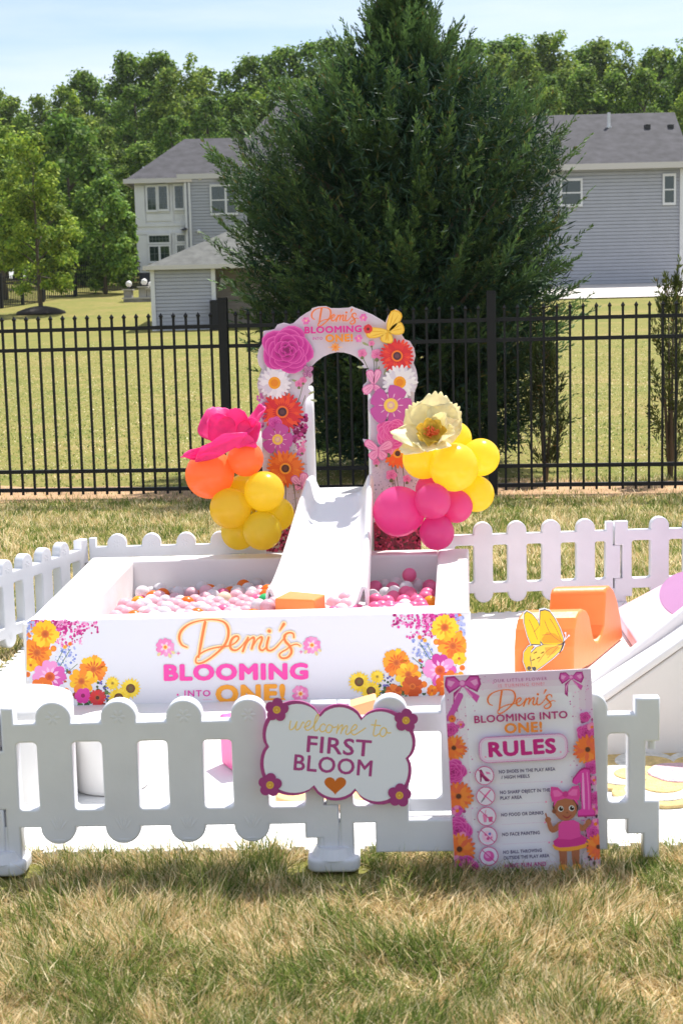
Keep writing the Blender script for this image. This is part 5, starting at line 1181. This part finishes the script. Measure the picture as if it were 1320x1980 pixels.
p.butterfly(584, 940, 28, -.25, c8(240, 166, 196), c8(206, 90, 150), ((-65, 1, .5), (-120, 1, .5), (30, .5, .5), (190, .5, .4)))
p.flower(768, 876, 29, 20, [c8(246, 120, 44), c8(250, 100, 40)], [(1, c8(244, 160, 50)), (.6, c8(84, 48, 44))], 9, rows=2, tip=.6); bud(750, 868, 12)
p.flower(767, 688, 34, 26, [c8(226, 56, 56), c8(238, 80, 56), c8(214, 44, 56)], [(1, c8(244, 130, 44)), (.72, c8(84, 48, 64)), (.4, c8(110, 70, 80))], 11, rows=2, streak=c8(206, 40, 50), tip=.6)
p.flower(772, 739, 35, 22, [WH, (.88, .86, .9), (.70, .66, .76)], [(1, c8(246, 166, 40)), (.6, c8(236, 140, 34))], 12, rows=2, tip=.6)
p.butterfly(722, 743, 30, -.15, c8(242, 170, 204), c8(216, 110, 170), ((-100, 1, .45), (-62, 1.05, .4), (150, .85, .5), (60, .6, .4)))
p.rose(757, 838, 31, c8(170, 26, 100), c8(222, 70, 156), c8(240, 130, 190)); mflower(755, 783, 41); p.rose(762, 832, 24, c8(180, 36, 110), c8(222, 70, 156), c8(240, 130, 190))
p.butterfly(731, 869, 31, .05, c8(240, 160, 200), c8(220, 110, 170), ((-150, 1, .45), (-30, 1, .5), (130, .75, .5), (50, .7, .5)))
p.butterfly(750, 641, 44, .30, c8(250, 206, 84), c8(232, 176, 50), ((-82, 1.02, .5), (-35, .72, .5), (158, 1.0, .42), (84, .52, .5)))
p.flower(711, 636, 9.5, 16, [RED, c8(214, 60, 66)], [(1, c8(120, 30, 40)), (.5, BRN)], 3)
for x, y in ((592, 620), (702, 614), (693, 654)): p.flower(x, y, 8, 6, [c8(240, 140, 190), c8(230, 110, 180)], [(1, c8(250, 200, 160))], 2, w_=6)
p.flower(648, 671, 9, 8, [c8(246, 160, 80)], [(1, ORG)], 2.5, w_=4); p.petal(648, 671, 0, 8, 14, 2, c8(246, 200, 150)); p.petal(648, 671, 3.14, 8, 14, 2, c8(246, 200, 150)); p.up()
draw_name(p, 601, 594, 693, 631, c8(240, 128, 66), None, 0, 1.7)
p.text('BLOOMING', (589, 645), (699, 642), 13.5, c8(226, 48, 150), .045); p.text('INTO', (604.5, 657), (624, 656.5), 5.5, c8(196, 60, 150), .02); p.text('ONE!', (629, 661.5), (682, 660), 15, c8(246, 150, 40), .045)
p.build('floral_print', arch)

# ---- butterfly on the rocker (lies on the front face)
fx, fy = g0[0], g0[1]
FP = pp[4] + np.array([0, -.006, 0]); lowp = pp[0]; fn = nrm(np.cross([1, 0, 0], pp[3] - pp[0])); fn = fn if fn[1] < 0 else -fn
P_b = max([pp[0], pp[1], pp[2], pp[3]], key=lambda q_: float(np.dot(q_, fn))) + fn * .004
p = Print(P_b, fn, rng=2, step=1.5e-5)
wingsB = [[(1013, 1188), (1018, 1183), (1028, 1188), (1038, 1200), (1043, 1212), (1043, 1232), (1044, 1246), (1026, 1245), (1019, 1228), (1013, 1204)], [(1044, 1182), (1053, 1180), (1062, 1183), (1072, 1197), (1081, 1215), (1087, 1232), (1088, 1243), (1074, 1247), (1050, 1246), (1043, 1238), (1043, 1205)],
          [(1012, 1262), (1020, 1251), (1031, 1247), (1026, 1258), (1024, 1275), (1028, 1296), (1018, 1297), (1011, 1278)], [(1025, 1264), (1036, 1252), (1050, 1247), (1074, 1247), (1087, 1246), (1083, 1258), (1068, 1272), (1050, 1286), (1034, 1297), (1027, 1288)]]
def grow(pts, k): 
    c_ = np.mean(pts, 0); return [tuple(c_ + (np.array(q_) - c_) * k) for q_ in pts]
for i, wg in enumerate(wingsB): p.poly(grow(wg, 1.14), (.82, .82, .84), .2 * i)
p.up()
for i, wg in enumerate(wingsB): p.poly(grow(wg, 1.06), c8(84, 84, 100), .2 * i)
p.up()
for i, wg in enumerate(wingsB): p.poly(wg, [c8(250, 206, 40), c8(250, 196, 40), c8(250, 196, 50), c8(250, 206, 80)][i]); p.up()
p.poly([(1050, 1244), (1046, 1236), (1056, 1222), (1072, 1225), (1085, 1236), (1087, 1243)], c8(250, 160, 40)); p.poly([(1052, 1252), (1074, 1250), (1083, 1252), (1070, 1264), (1056, 1268)], c8(250, 170, 60)); p.up()
for st in ([(1087, 1243), (1064, 1226), (1052, 1200)], [(1087, 1243), (1072, 1212), (1062, 1196)], [(1064, 1226), (1048, 1228)], [(1087, 1246), (1060, 1256), (1040, 1280)], [(1078, 1250), (1058, 1272)], [(1038, 1236), (1030, 1215), (1022, 1198)], [(1040, 1212), (1032, 1222)]): p.ribbon(st, 1.1, c8(190, 110, 60), 4)
for x, y in ((1034, 1262), (1040, 1272), (1048, 1262), (1030, 1276)): p.petal(x, y, -.5, -4, 4, 3, c8(150, 110, 40))
p.up(); p.ribbon([(1090, 1240), (1086, 1252), (1081, 1263)], [3.5, 3, 1.5], c8(60, 50, 60)); p.up(); p.ribbon([(1089, 1240), (1093, 1230), (1092, 1224)], 1.6, (.8, .8, .84)); p.ribbon([(1089, 1240), (1096, 1232), (1099, 1228)], 1.6, (.8, .8, .84)); p.disc(1092, 1224, 2, (.8, .8, .84), dk=1); p.disc(1099, 1229, 2, (.8, .8, .84), dk=1)
for x, y in ((1022, 1292), (1032, 1293)): p.disc(x, y, 4, c8(90, 86, 84), 10)
p.build('butterfly_decal', rock)

# ---- welcome sign on the front fence
sp_ = np.array([.0, 4.062, .3]); SN = nrm([.02, -1, .03])
def scallop(segs, n=9):
    """outline through cusp points with arcs bulging outwards; segs: list of (p0, p1, bulge)"""
    o = []
    for a_, b_, h in segs:
        a_ = np.array(a_, float); b_ = np.array(b_, float); d = b_ - a_; nn = np.array([d[1], -d[0]]) / np.linalg.norm(d)
        for i in range(n): t_ = i / n; o.append(tuple(a_ + d * t_ + nn * h * (4 * t_ * (1 - t_)) ** .75))
    return o
cus = [(536, 1373), (616, 1381), (700, 1388), (786, 1395), (789, 1467), (771, 1538), (688, 1530), (604, 1521), (521, 1521), (514, 1443)]
sg = [(cus[i], cus[(i + 1) % 10], h) for i, h in enumerate([26, 26, 25, 17, 19, 22, 26, 26, 16, 20])]
sg = [((529, 1376), (617, 1381), 24), ((617, 1381), (700, 1388), 23), ((700, 1388), (783, 1397), 22), ((783, 1397), (790, 1467), 17), ((790, 1467), (772, 1540), 13), ((772, 1540), (688, 1530), 21), ((688, 1530), (605, 1523), 22), ((605, 1523), (520, 1520), 17), ((520, 1520), (514, 1443), 14), ((514, 1443), (529, 1376), 13)]
outl = scallop(sg); sign = thing('welcome_sign', 'scalloped white welcome sign with plum border and corner flowers on the front fence', 'sign', atp(650, 1560, sp_, SN))
mapS = lambda pts: [atp(x, y, sp_, SN) for x, y in pts]
sx_ = nrm(np.cross([0, 0, 1], SN)); sx_ = sx_ if sx_[0] > 0 else -sx_; sz_ = np.cross(SN, sx_); sz_ = sz_ if sz_[2] > 0 else -sz_
def board2(pts, P, xa, za, n, dep, bev): 
    P = np.asarray(P, float); l2 = [(float(np.dot(q_ - P, xa)), float(np.dot(q_ - P, za))) for q_ in pts]
    me = curve_mesh([l2], dep, bev, 1); xform(me, basis(P - n * (dep / 2 + .0005), xa, za, n)); return me
plum = M('plum_board', c8(168, 62, 130), .45)
link_mesh(board2(mapS(outl), sp_, sx_, sz_, SN, .008, .0008), 'board', plum, sign)
p = Print(sp_, SN, rng=5, step=2e-5)
cen_ = np.mean(outl, 0)
inn = scallop([(tuple(cen_ + (np.array(a_) - cen_) * np.array([.952, .925])), tuple(cen_ + (np.array(b_) - cen_) * np.array([.952, .925])), h * .97) for a_, b_, h in sg])
p.poly(inn, (.78, .80, .88)); p.up(2)
GOLD = c8(240, 206, 120)
def script(p, strokes, T, w_, col):
    for st in strokes: p.ribbon([T(q_) for q_ in st], w_, col, 5); p.up()
SCR = [[(300, 235), (292, 280), (300, 297), (322, 285), (345, 240)], [(345, 240), (335, 285), (345, 298), (365, 285), (385, 245), (395, 250)], [(395, 280), (430, 265), (440, 240), (425, 235), (405, 262), (405, 292), (425, 300), (455, 280)],
       [(455, 280), (490, 225), (498, 195), (488, 190), (474, 225), (466, 290), (478, 305), (500, 290)], [(545, 265), (530, 255), (510, 275), (508, 300), (525, 312), (550, 298)], [(590, 268), (570, 262), (553, 285), (553, 310), (572, 318), (590, 300), (595, 275), (590, 268), (605, 280), (625, 275)],
       [(638, 260), (625, 322)], [(628, 308), (655, 268), (668, 268), (655, 325)], [(658, 312), (688, 272), (702, 275), (690, 318), (702, 330), (722, 315)], [(722, 312), (760, 290), (768, 268), (752, 262), (730, 292), (732, 322), (755, 332), (800, 305), (830, 285)],
       [(905, 228), (890, 300), (886, 330), (900, 342), (925, 325)], [(872, 262), (935, 268)], [(975, 290), (955, 282), (935, 308), (935, 335), (955, 345), (975, 325), (978, 300), (975, 290), (985, 318), (1008, 318)]]
script(p, SCR, lambda q_: (480 + q_[0] / 3.667, 1330 + q_[1] / 3.667), 2.4, GOLD)
p.text('FIRST', (592, 1454), (716.5, 1463.5), 32, c8(170, 64, 134), .018, spacing=1.02); p.text('BLOOM', (567, 1489), (718, 1501.5), 31, c8(170, 64, 134), .018, spacing=1.02)
hp = []
for a_ in np.linspace(0, 2 * math.pi, 33)[:-1]: hp.append((648 + 1.32 * 16 * math.sin(a_) ** 3 + 0, 1517 - 1.2 * (13 * math.cos(a_) - 5 * math.cos(2 * a_) - 2 * math.cos(3 * a_) - math.cos(4 * a_))))
p.poly(hp, c8(206, 108, 34)); p.up(2)
p.build('lettering', sign)
for x, y in ((535, 1372.5), (784.5, 1393), (522, 1518), (772, 1538)):
    q_ = Print(sp_ + SN * .003, SN, rng=1, step=5e-5)
    for i in range(5):
        a_ = -1.57 + i * 1.2566 + .1; q_.disc(x + 13 * math.cos(a_), y + 13 * math.sin(a_), 10.5, c8(160, 58, 124), 16, dk=.3 * i)
    q_.up(2); q_.disc(x, y, 7.5, c8(226, 178, 70), 16); q_.up(); q_.disc(x, y, 4.5, c8(206, 150, 60), 14); q_.up(); q_.disc(x, y, 2.6, c8(232, 190, 90), 12)
    q_.build('corner_flower', sign)

# ---- rules board leaning on the fence
P0_ = atz(868, 1690, 0.0); P1_ = aty(857, 1307, 4.075); P2_ = aty(1142, 1293, 4.055)
RN = nrm(np.cross(P2_ - P1_, P0_ - P1_)); RN = RN if RN[1] < 0 else -RN
rb = thing('rules_board', 'pink floral rules board leaning on the front fence in the grass', 'sign', atp(1015, 1690, P1_, RN))
BQ = [(857, 1307), (1142, 1293), (1160, 1664), (1163, 1690), (879, 1704)]
rx2 = nrm(P2_ - P1_); rz2_ = nrm(np.cross(RN, rx2)); rz2_ = rz2_ if rz2_[2] > 0 else -rz2_
mapR = lambda pts: [atp(x, y, P1_, RN) for x, y in pts]
link_mesh(board2(mapR([BQ[0], BQ[1], (1161, 1684), (879, 1700)]), P1_, rx2, rz2_, RN, .005, .0006), 'board', M('rules_board_back', (.80, .72, .80), .4), rb)
# art drawn in upright board coordinates u 0..285, v 0..378 then mapped to the picture outline
TLc, TRc, BLc, BRc = [np.array(q_, float) for q_ in ((857, 1307), (1142, 1293), (878, 1683), (1160, 1667))]
class RPrint(Print):
    def poly(s, pts, col, dk=0): 
        pts = clip_poly(pts, 1.2, 1.2, 283.8, 388); 
        if len(pts) > 2: Print.poly(s, [s.T(q_) for q_ in pts], col, dk)
    def tris(s, V, Fs, col): Print.tris(s, [s.T(q_) for q_ in V], Fs, col)
    def T(s, q_): 
        a_, b_ = q_[0] / 285, q_[1] / 378; return tuple(TLc * (1 - a_) * (1 - b_) + TRc * a_ * (1 - b_) + BLc * (1 - a_) * b_ + BRc * a_ * b_)
p = RPrint(P1_, RN, rng=8, step=1.2e-5)
p.poly([(1, 1), (284, 1), (284, 388), (1, 388)], (.74, .56, .74)); p.up()
for k_, (ins, c_) in enumerate([(14, (.76, .63, .76)), (26, (.80, .72, .83)), (40, (.82, .80, .89))]):
    p.poly([(ins, 4 + ins), (285 - ins, 4 + ins), (285 - ins, 388), (ins, 388)], c_); p.up()
sp = [c8(226, 130, 200), c8(206, 90, 180), c8(240, 170, 220), c8(190, 70, 160)]
p.specks(700, (2, 60, 70, 386), sp, .5, 1.7, lambda x, y: max(0, 1 - x / 62) ** 1.6); p.specks(700, (215, 2, 283, 386), sp, .5, 1.7, lambda x, y: max(0, (x - 222) / 62) ** 1.6); p.specks(120, (2, 2, 110, 110), sp, .6, 1.6, lambda x, y: max(0, 1 - (x + y) / 150))
def bow(x, y, s_):
    d, m_, l = c8(176, 30, 134), c8(216, 84, 178), c8(238, 160, 216)
    for sg_ in (-1, 1):
        p.poly([(x, y), (x + sg_ * 14 * s_, y - 15 * s_), (x + sg_ * 30 * s_, y - 14 * s_), (x + sg_ * 34 * s_, y + 2 * s_), (x + sg_ * 26 * s_, y + 17 * s_), (x + sg_ * 12 * s_, y + 9 * s_)], d, .1); p.up()
        p.poly([(x + sg_ * 3 * s_, y), (x + sg_ * 15 * s_, y - 12 * s_), (x + sg_ * 28 * s_, y - 11 * s_), (x + sg_ * 30 * s_, y + 2 * s_), (x + sg_ * 24 * s_, y + 12 * s_), (x + sg_ * 12 * s_, y + 6 * s_)], m_); p.up()
        p.poly([(x + sg_ * 14 * s_, y - 4 * s_), (x + sg_ * 26 * s_, y - 8 * s_), (x + sg_ * 28 * s_, y + 1 * s_), (x + sg_ * 22 * s_, y + 5 * s_)], l); p.up()
        p.poly([(x, y + 3 * s_), (x + sg_ * 10 * s_, y + 20 * s_), (x + sg_ * (12 if sg_ < 0 else 24) * s_, y + 52 * s_ * (1 if sg_ < 0 else .7)), (x + sg_ * (20 if sg_ < 0 else 30) * s_, y + 40 * s_ * (1.1 if sg_ < 0 else .6)), (x + sg_ * 18 * s_, y + 16 * s_)], d if sg_ < 0 else m_); p.up()
        p.poly([(x + sg_ * 3 * s_, y + 6 * s_), (x + sg_ * 12 * s_, y + 22 * s_), (x + sg_ * 16 * s_, y + 42 * s_ * (1 if sg_ < 0 else .62)), (x + sg_ * 17 * s_, y + 24 * s_)], l); p.up()
    p.disc(x, y, 7 * s_, m_, 12); p.up(); p.disc(x - s_, y - s_, 4.5 * s_, l, 10); p.up()
bow(36, 17, 1.05); bow(246, 15, .72)
p.ribbon([(30, 40), (16, 66), (3, 84)], [12, 12, 9], c8(206, 84, 176)); p.up()
def sideflowers(xs_):
    for x, y, r_, kind in xs_:
        r_ *= 1.18
        if kind == 'o': p.flower(x, y, r_, 20, [c8(244, 140, 60), c8(240, 118, 54), c8(232, 104, 70)], [(1, c8(226, 110, 50)), (.7, BRN)], r_ * .24, rows=2, tip=.6)
        elif kind == 'r': p.rose(x, y, r_, c8(160, 20, 110), c8(206, 50, 150), c8(232, 110, 190))
        else: p.flower(x, y, r_, 7, [PNK, c8(214, 80, 170)], [(1, ORG)], r_ * .3)
for n_, bx_ in ((60, (2, 90, 26, 380)), (60, (258, 95, 283, 380))): p.specks(n_, bx_, [c8(90, 60, 80), c8(120, 50, 96), GRN, c8(180, 60, 140)], 1.5, 4)
sideflowers([(12, 84, 7, 'o'), (28, 96, 7, 'p'), (8, 104, 12, 'r'), (12, 140, 22, 'o'), (8, 186, 22, 'r'), (16, 234, 26, 'o'), (12, 262, 10, 'p'), (20, 285, 8, 'p'), (10, 300, 24, 'r'), (22, 318, 14, 'p'), (12, 336, 28, 'o'), (22, 374, 22, 'r'), (8, 360, 12, 'p')])
sideflowers([(268, 92, 9, 'r'), (268, 122, 15, 'r'), (280, 112, 8, 'p'), (270, 155, 25, 'o'), (277, 190, 12, 'r'), (279, 215, 8, 'p'), (280, 250, 12, 'r'), (276, 272, 9, 'p'), (278, 300, 10, 'p'), (272, 316, 12, 'r'), (281, 344, 22, 'o')])
TXT = c8(64, 52, 104); PK = c8(196, 40, 130)
p.text('OUR LITTLE FLOWER', (95, 15), (198, 15), 6, c8(176, 90, 150), .012, spacing=1.25); p.text('IS TURNING ONE!', (104, 25), (192, 25), 6, c8(226, 120, 150), .012, spacing=1.25)
draw_name(p, 80, 29, 213, 76, c8(240, 122, 50), None, 0, 1.25)
p.text('BLOOMING INTO', (54, 92), (234, 91), 14.5, c8(176, 28, 116), .028); p.text('ONE!', (111, 115), (184, 115), 20, c8(238, 138, 52), .035)
def pill(x0, y0, x1, y1, r_, col): p.poly(arc(x1 - r_, y1 - r_, r_, 0, 1.5708, 6) + arc(x0 + r_, y1 - r_, r_, 1.5708, 3.1416, 6) + arc(x0 + r_, y0 + r_, r_, 3.1416, 4.7124, 6) + arc(x1 - r_, y0 + r_, r_, 4.7124, 6.2832, 6), col); p.up()
pill(60, 120, 231, 170, 17, c8(206, 90, 170)); pill(61.2, 121.2, 229.8, 168.8, 16, c8(226, 200, 226)); pill(64, 124, 227, 166, 14, c8(232, 170, 212)); pill(64.8, 124.8, 226.2, 165.2, 13, (.74, .68, .80))
p.text('RULES', (78, 159.5), (209, 158), 30, c8(196, 26, 128), .05)
for x, y in ((72, 158), (217, 156)): p.disc(x, y, 1.8, PNK)
rows_ = [(194, ['NO SHOES IN THE PLAY AREA', '/ HIGH HEELS'], (96, 205)), (234, ['NO SHARP OBJECT IN THE', 'PLAY AREA'], (96, 193)), (273, ['NO FOOD OR DRINKS'], (96, 178)), (311, ['NO FACE PAINTING'], (96, 169)), (350, ['NO BALL THROWING', 'OUTSIDE THE PLAY AREA'], (96, 185))]
for i, (y, ln_, (xa, xb)) in enumerate(rows_):
    if len(ln_) == 2:
        p.text(ln_[0], (xa, y - 2.5), (xb if i != 4 else 171, y - 2.5), 6.6, TXT, .035); p.text(ln_[1], (xa + (4 if i == 0 else 0), y + 8.5), ({0: 155, 1: 138, 4: 185}[i], y + 8.5), 6.6, TXT, .035)
    else: p.text(ln_[0], (xa, y + 2), (xb, y + 2), 6.6, TXT, .035)
    x = 68
    p.poly([(96, y + 17), (212, y + 17), (212, y + 17.5), (96, y + 17.5)], c8(226, 190, 220)); p.up()
    p.disc(x, y, 18.5, c8(206, 70, 140), 30); p.up(); p.disc(x, y, 16.9, (.76, .70, .82), 30); p.up()
    if i == 0: p.poly([(x - 9, y - 12), (x - 5, y - 12), (x + 2, y + 3), (x + 9, y + 9), (x + 8, y + 12), (x + 1, y + 11), (x - 5, y + 2), (x - 7, y + 12), (x - 9, y + 12)], c8(150, 30, 100)); p.poly([(x + 2, y - 8), (x + 10, y - 6), (x + 12, y - 2), (x + 4, y - 3)], c8(226, 120, 180))
    if i == 1: p.poly([(x + 9, y - 13), (x + 11, y - 11), (x - 2, y + 4), (x - 5, y + 2)], c8(226, 90, 160)); p.poly([(x - 4, y + 2), (x - 1, y + 4), (x - 9, y + 12), (x - 10, y + 11)], c8(120, 110, 130)); p.up(); p.ribbon([(x - 12, y - 12), (x + 12, y + 12)], 1.5, c8(206, 70, 140), 2)
    if i == 2: p.poly([(x - 8, y - 4), (x + 1, y - 4), (x - 1, y + 11), (x - 6, y + 11)], c8(232, 130, 180)); p.poly([(x + 2, y + 1), (x + 12, y + 1), (x + 10, y + 11), (x + 4, y + 11)], c8(216, 80, 140)); p.ribbon([(x - 3, y - 4), (x - 1, y - 12)], 1.3, c8(216, 80, 140), 2)
    if i == 3: p.disc(x, y + 1, 11, c8(240, 190, 220), 18); p.up(); p.disc(x - 4, y - 3, 2.4, c8(216, 80, 150), 8); p.disc(x + 4, y - 4, 2.8, c8(110, 120, 200), 8); p.disc(x, y + 5, 3, c8(206, 70, 140), 8); p.disc(x + 7, y + 3, 2, c8(226, 110, 170), 8)
    if i == 4: p.disc(x, y, 10.5, c8(226, 90, 170), 18); p.up(); p.disc(x - 2, y - 2, 6, c8(238, 150, 206), 14)
    p.up(); p.ribbon([(x - 12.5, y - 12.5), (x + 12.5, y + 12.5)], 1.7, c8(206, 70, 140), 2); p.up()
p.text('HAVE FUN AND', (98, 375), (178, 375), 8.5, c8(190, 50, 140), .025)
for x, y in ((216, 214), (184, 251), (180, 291), (186, 330)): p.disc(x, y, 1.8, PNK)
p.up()
# balloon digit and toddler drawing
def digit(k_, col):
    q_ = [(238, 208), (252, 192), (262, 188), (272, 190), (272, 270), (278, 274), (278, 284), (244, 284), (244, 274), (252, 270), (252, 214), (243, 220), (236, 216)]; c_ = np.array([258, 238])
    p.poly([tuple(c_ + (np.array(r_) - c_) * k_) for r_ in [q_[10], q_[11], q_[12], q_[0], q_[1], q_[2], q_[3], q_[4], q_[9]]], col); p.poly([tuple(c_ + (np.array(r_) - c_) * k_) for r_ in [q_[4], q_[5], q_[6], q_[7], q_[8], q_[9]]], col, .3); p.up()
digit(1.0, c8(176, 20, 120)); digit(.93, c8(222, 62, 168)); p.ribbon([(258, 200), (257, 240), (257, 268)], [3, 5, 3], c8(244, 160, 216)); p.up(); p.ribbon([(266, 198), (267, 240), (266, 270)], [2, 2.5, 2], c8(240, 130, 200)); p.up(); p.ribbon([(258, 286), (255, 305), (258, 330)], .8, PNK); p.up()
SK, SKD, HR = c8(170, 104, 74), c8(138, 80, 58), c8(52, 34, 30)
for sg_ in (-1, 1):
    p.ribbon([(224 + sg_ * 13, 338), (224 + sg_ * 12, 356), (224 + sg_ * 12, 376)], [17, 15, 13], SK); p.up(); p.disc(224 + sg_ * 13, 380, 9, c8(240, 170, 70), 12, ry=6); p.up()
p.ribbon([(210, 296), (194, 306), (187, 290)], [12, 11, 8], SK); p.ribbon([(240, 298), (252, 306), (262, 298)], [12, 11, 8], SK); p.up(); p.disc(186, 286, 6, SK, 12); p.disc(264, 295, 6, SK, 12); p.ribbon([(185, 284), (182, 274)], 3, SK, 3); p.up()
p.poly([(192, 336), (200, 330), (250, 328), (262, 336), (256, 344), (242, 347), (226, 349), (208, 348), (196, 344)], c8(240, 160, 60)); p.up(); p.poly([(194, 328), (208, 318), (246, 316), (260, 326), (256, 336), (240, 340), (224, 341), (206, 341), (196, 337)], c8(206, 48, 140)); p.up()
p.poly([(206, 296), (214, 290), (236, 289), (246, 295), (248, 322), (228, 327), (204, 324)], c8(226, 72, 160)); p.up()
p.disc(221, 262, 25, HR, 20); p.up(); p.disc(221, 267, 22, SK, 22, ry=23); p.disc(199, 270, 4.5, SKD, 10); p.up(); 
for x in (212, 233): p.disc(x, 266, 5.6, (.8, .8, .8), 14); p.up(); p.disc(x + .5, 266, 4.4, c8(40, 28, 26), 14); p.up(); p.disc(x + 2, 264, 1.3, (.85, .85, .85), 8)
p.up(); p.disc(224, 274, 2.6, SKD, 8, ry=1.8); p.ribbon([(215, 279), (223, 284), (231, 279)], [1.6, 3.4, 1.6], c8(150, 44, 56), 4); p.up()
p.poly([(198, 262), (200, 246), (212, 238), (232, 238), (244, 250), (246, 262), (238, 250), (222, 246), (206, 250)], c8(226, 72, 160)); p.up()
for sg_ in (-1, 1): p.poly([(222, 238), (222 + sg_ * 14, 224), (222 + sg_ * 27, 222), (222 + sg_ * 29, 238), (222 + sg_ * 26, 252), (222 + sg_ * 12, 246)], c8(222, 66, 156)); p.up(); p.poly([(222 + sg_ * 4, 238), (222 + sg_ * 15, 229), (222 + sg_ * 24, 230), (222 + sg_ * 22, 242), (222 + sg_ * 12, 242)], c8(238, 110, 184)); p.up()
p.disc(222, 238, 6, c8(206, 50, 140), 12)
p.build('rules_print', rb)
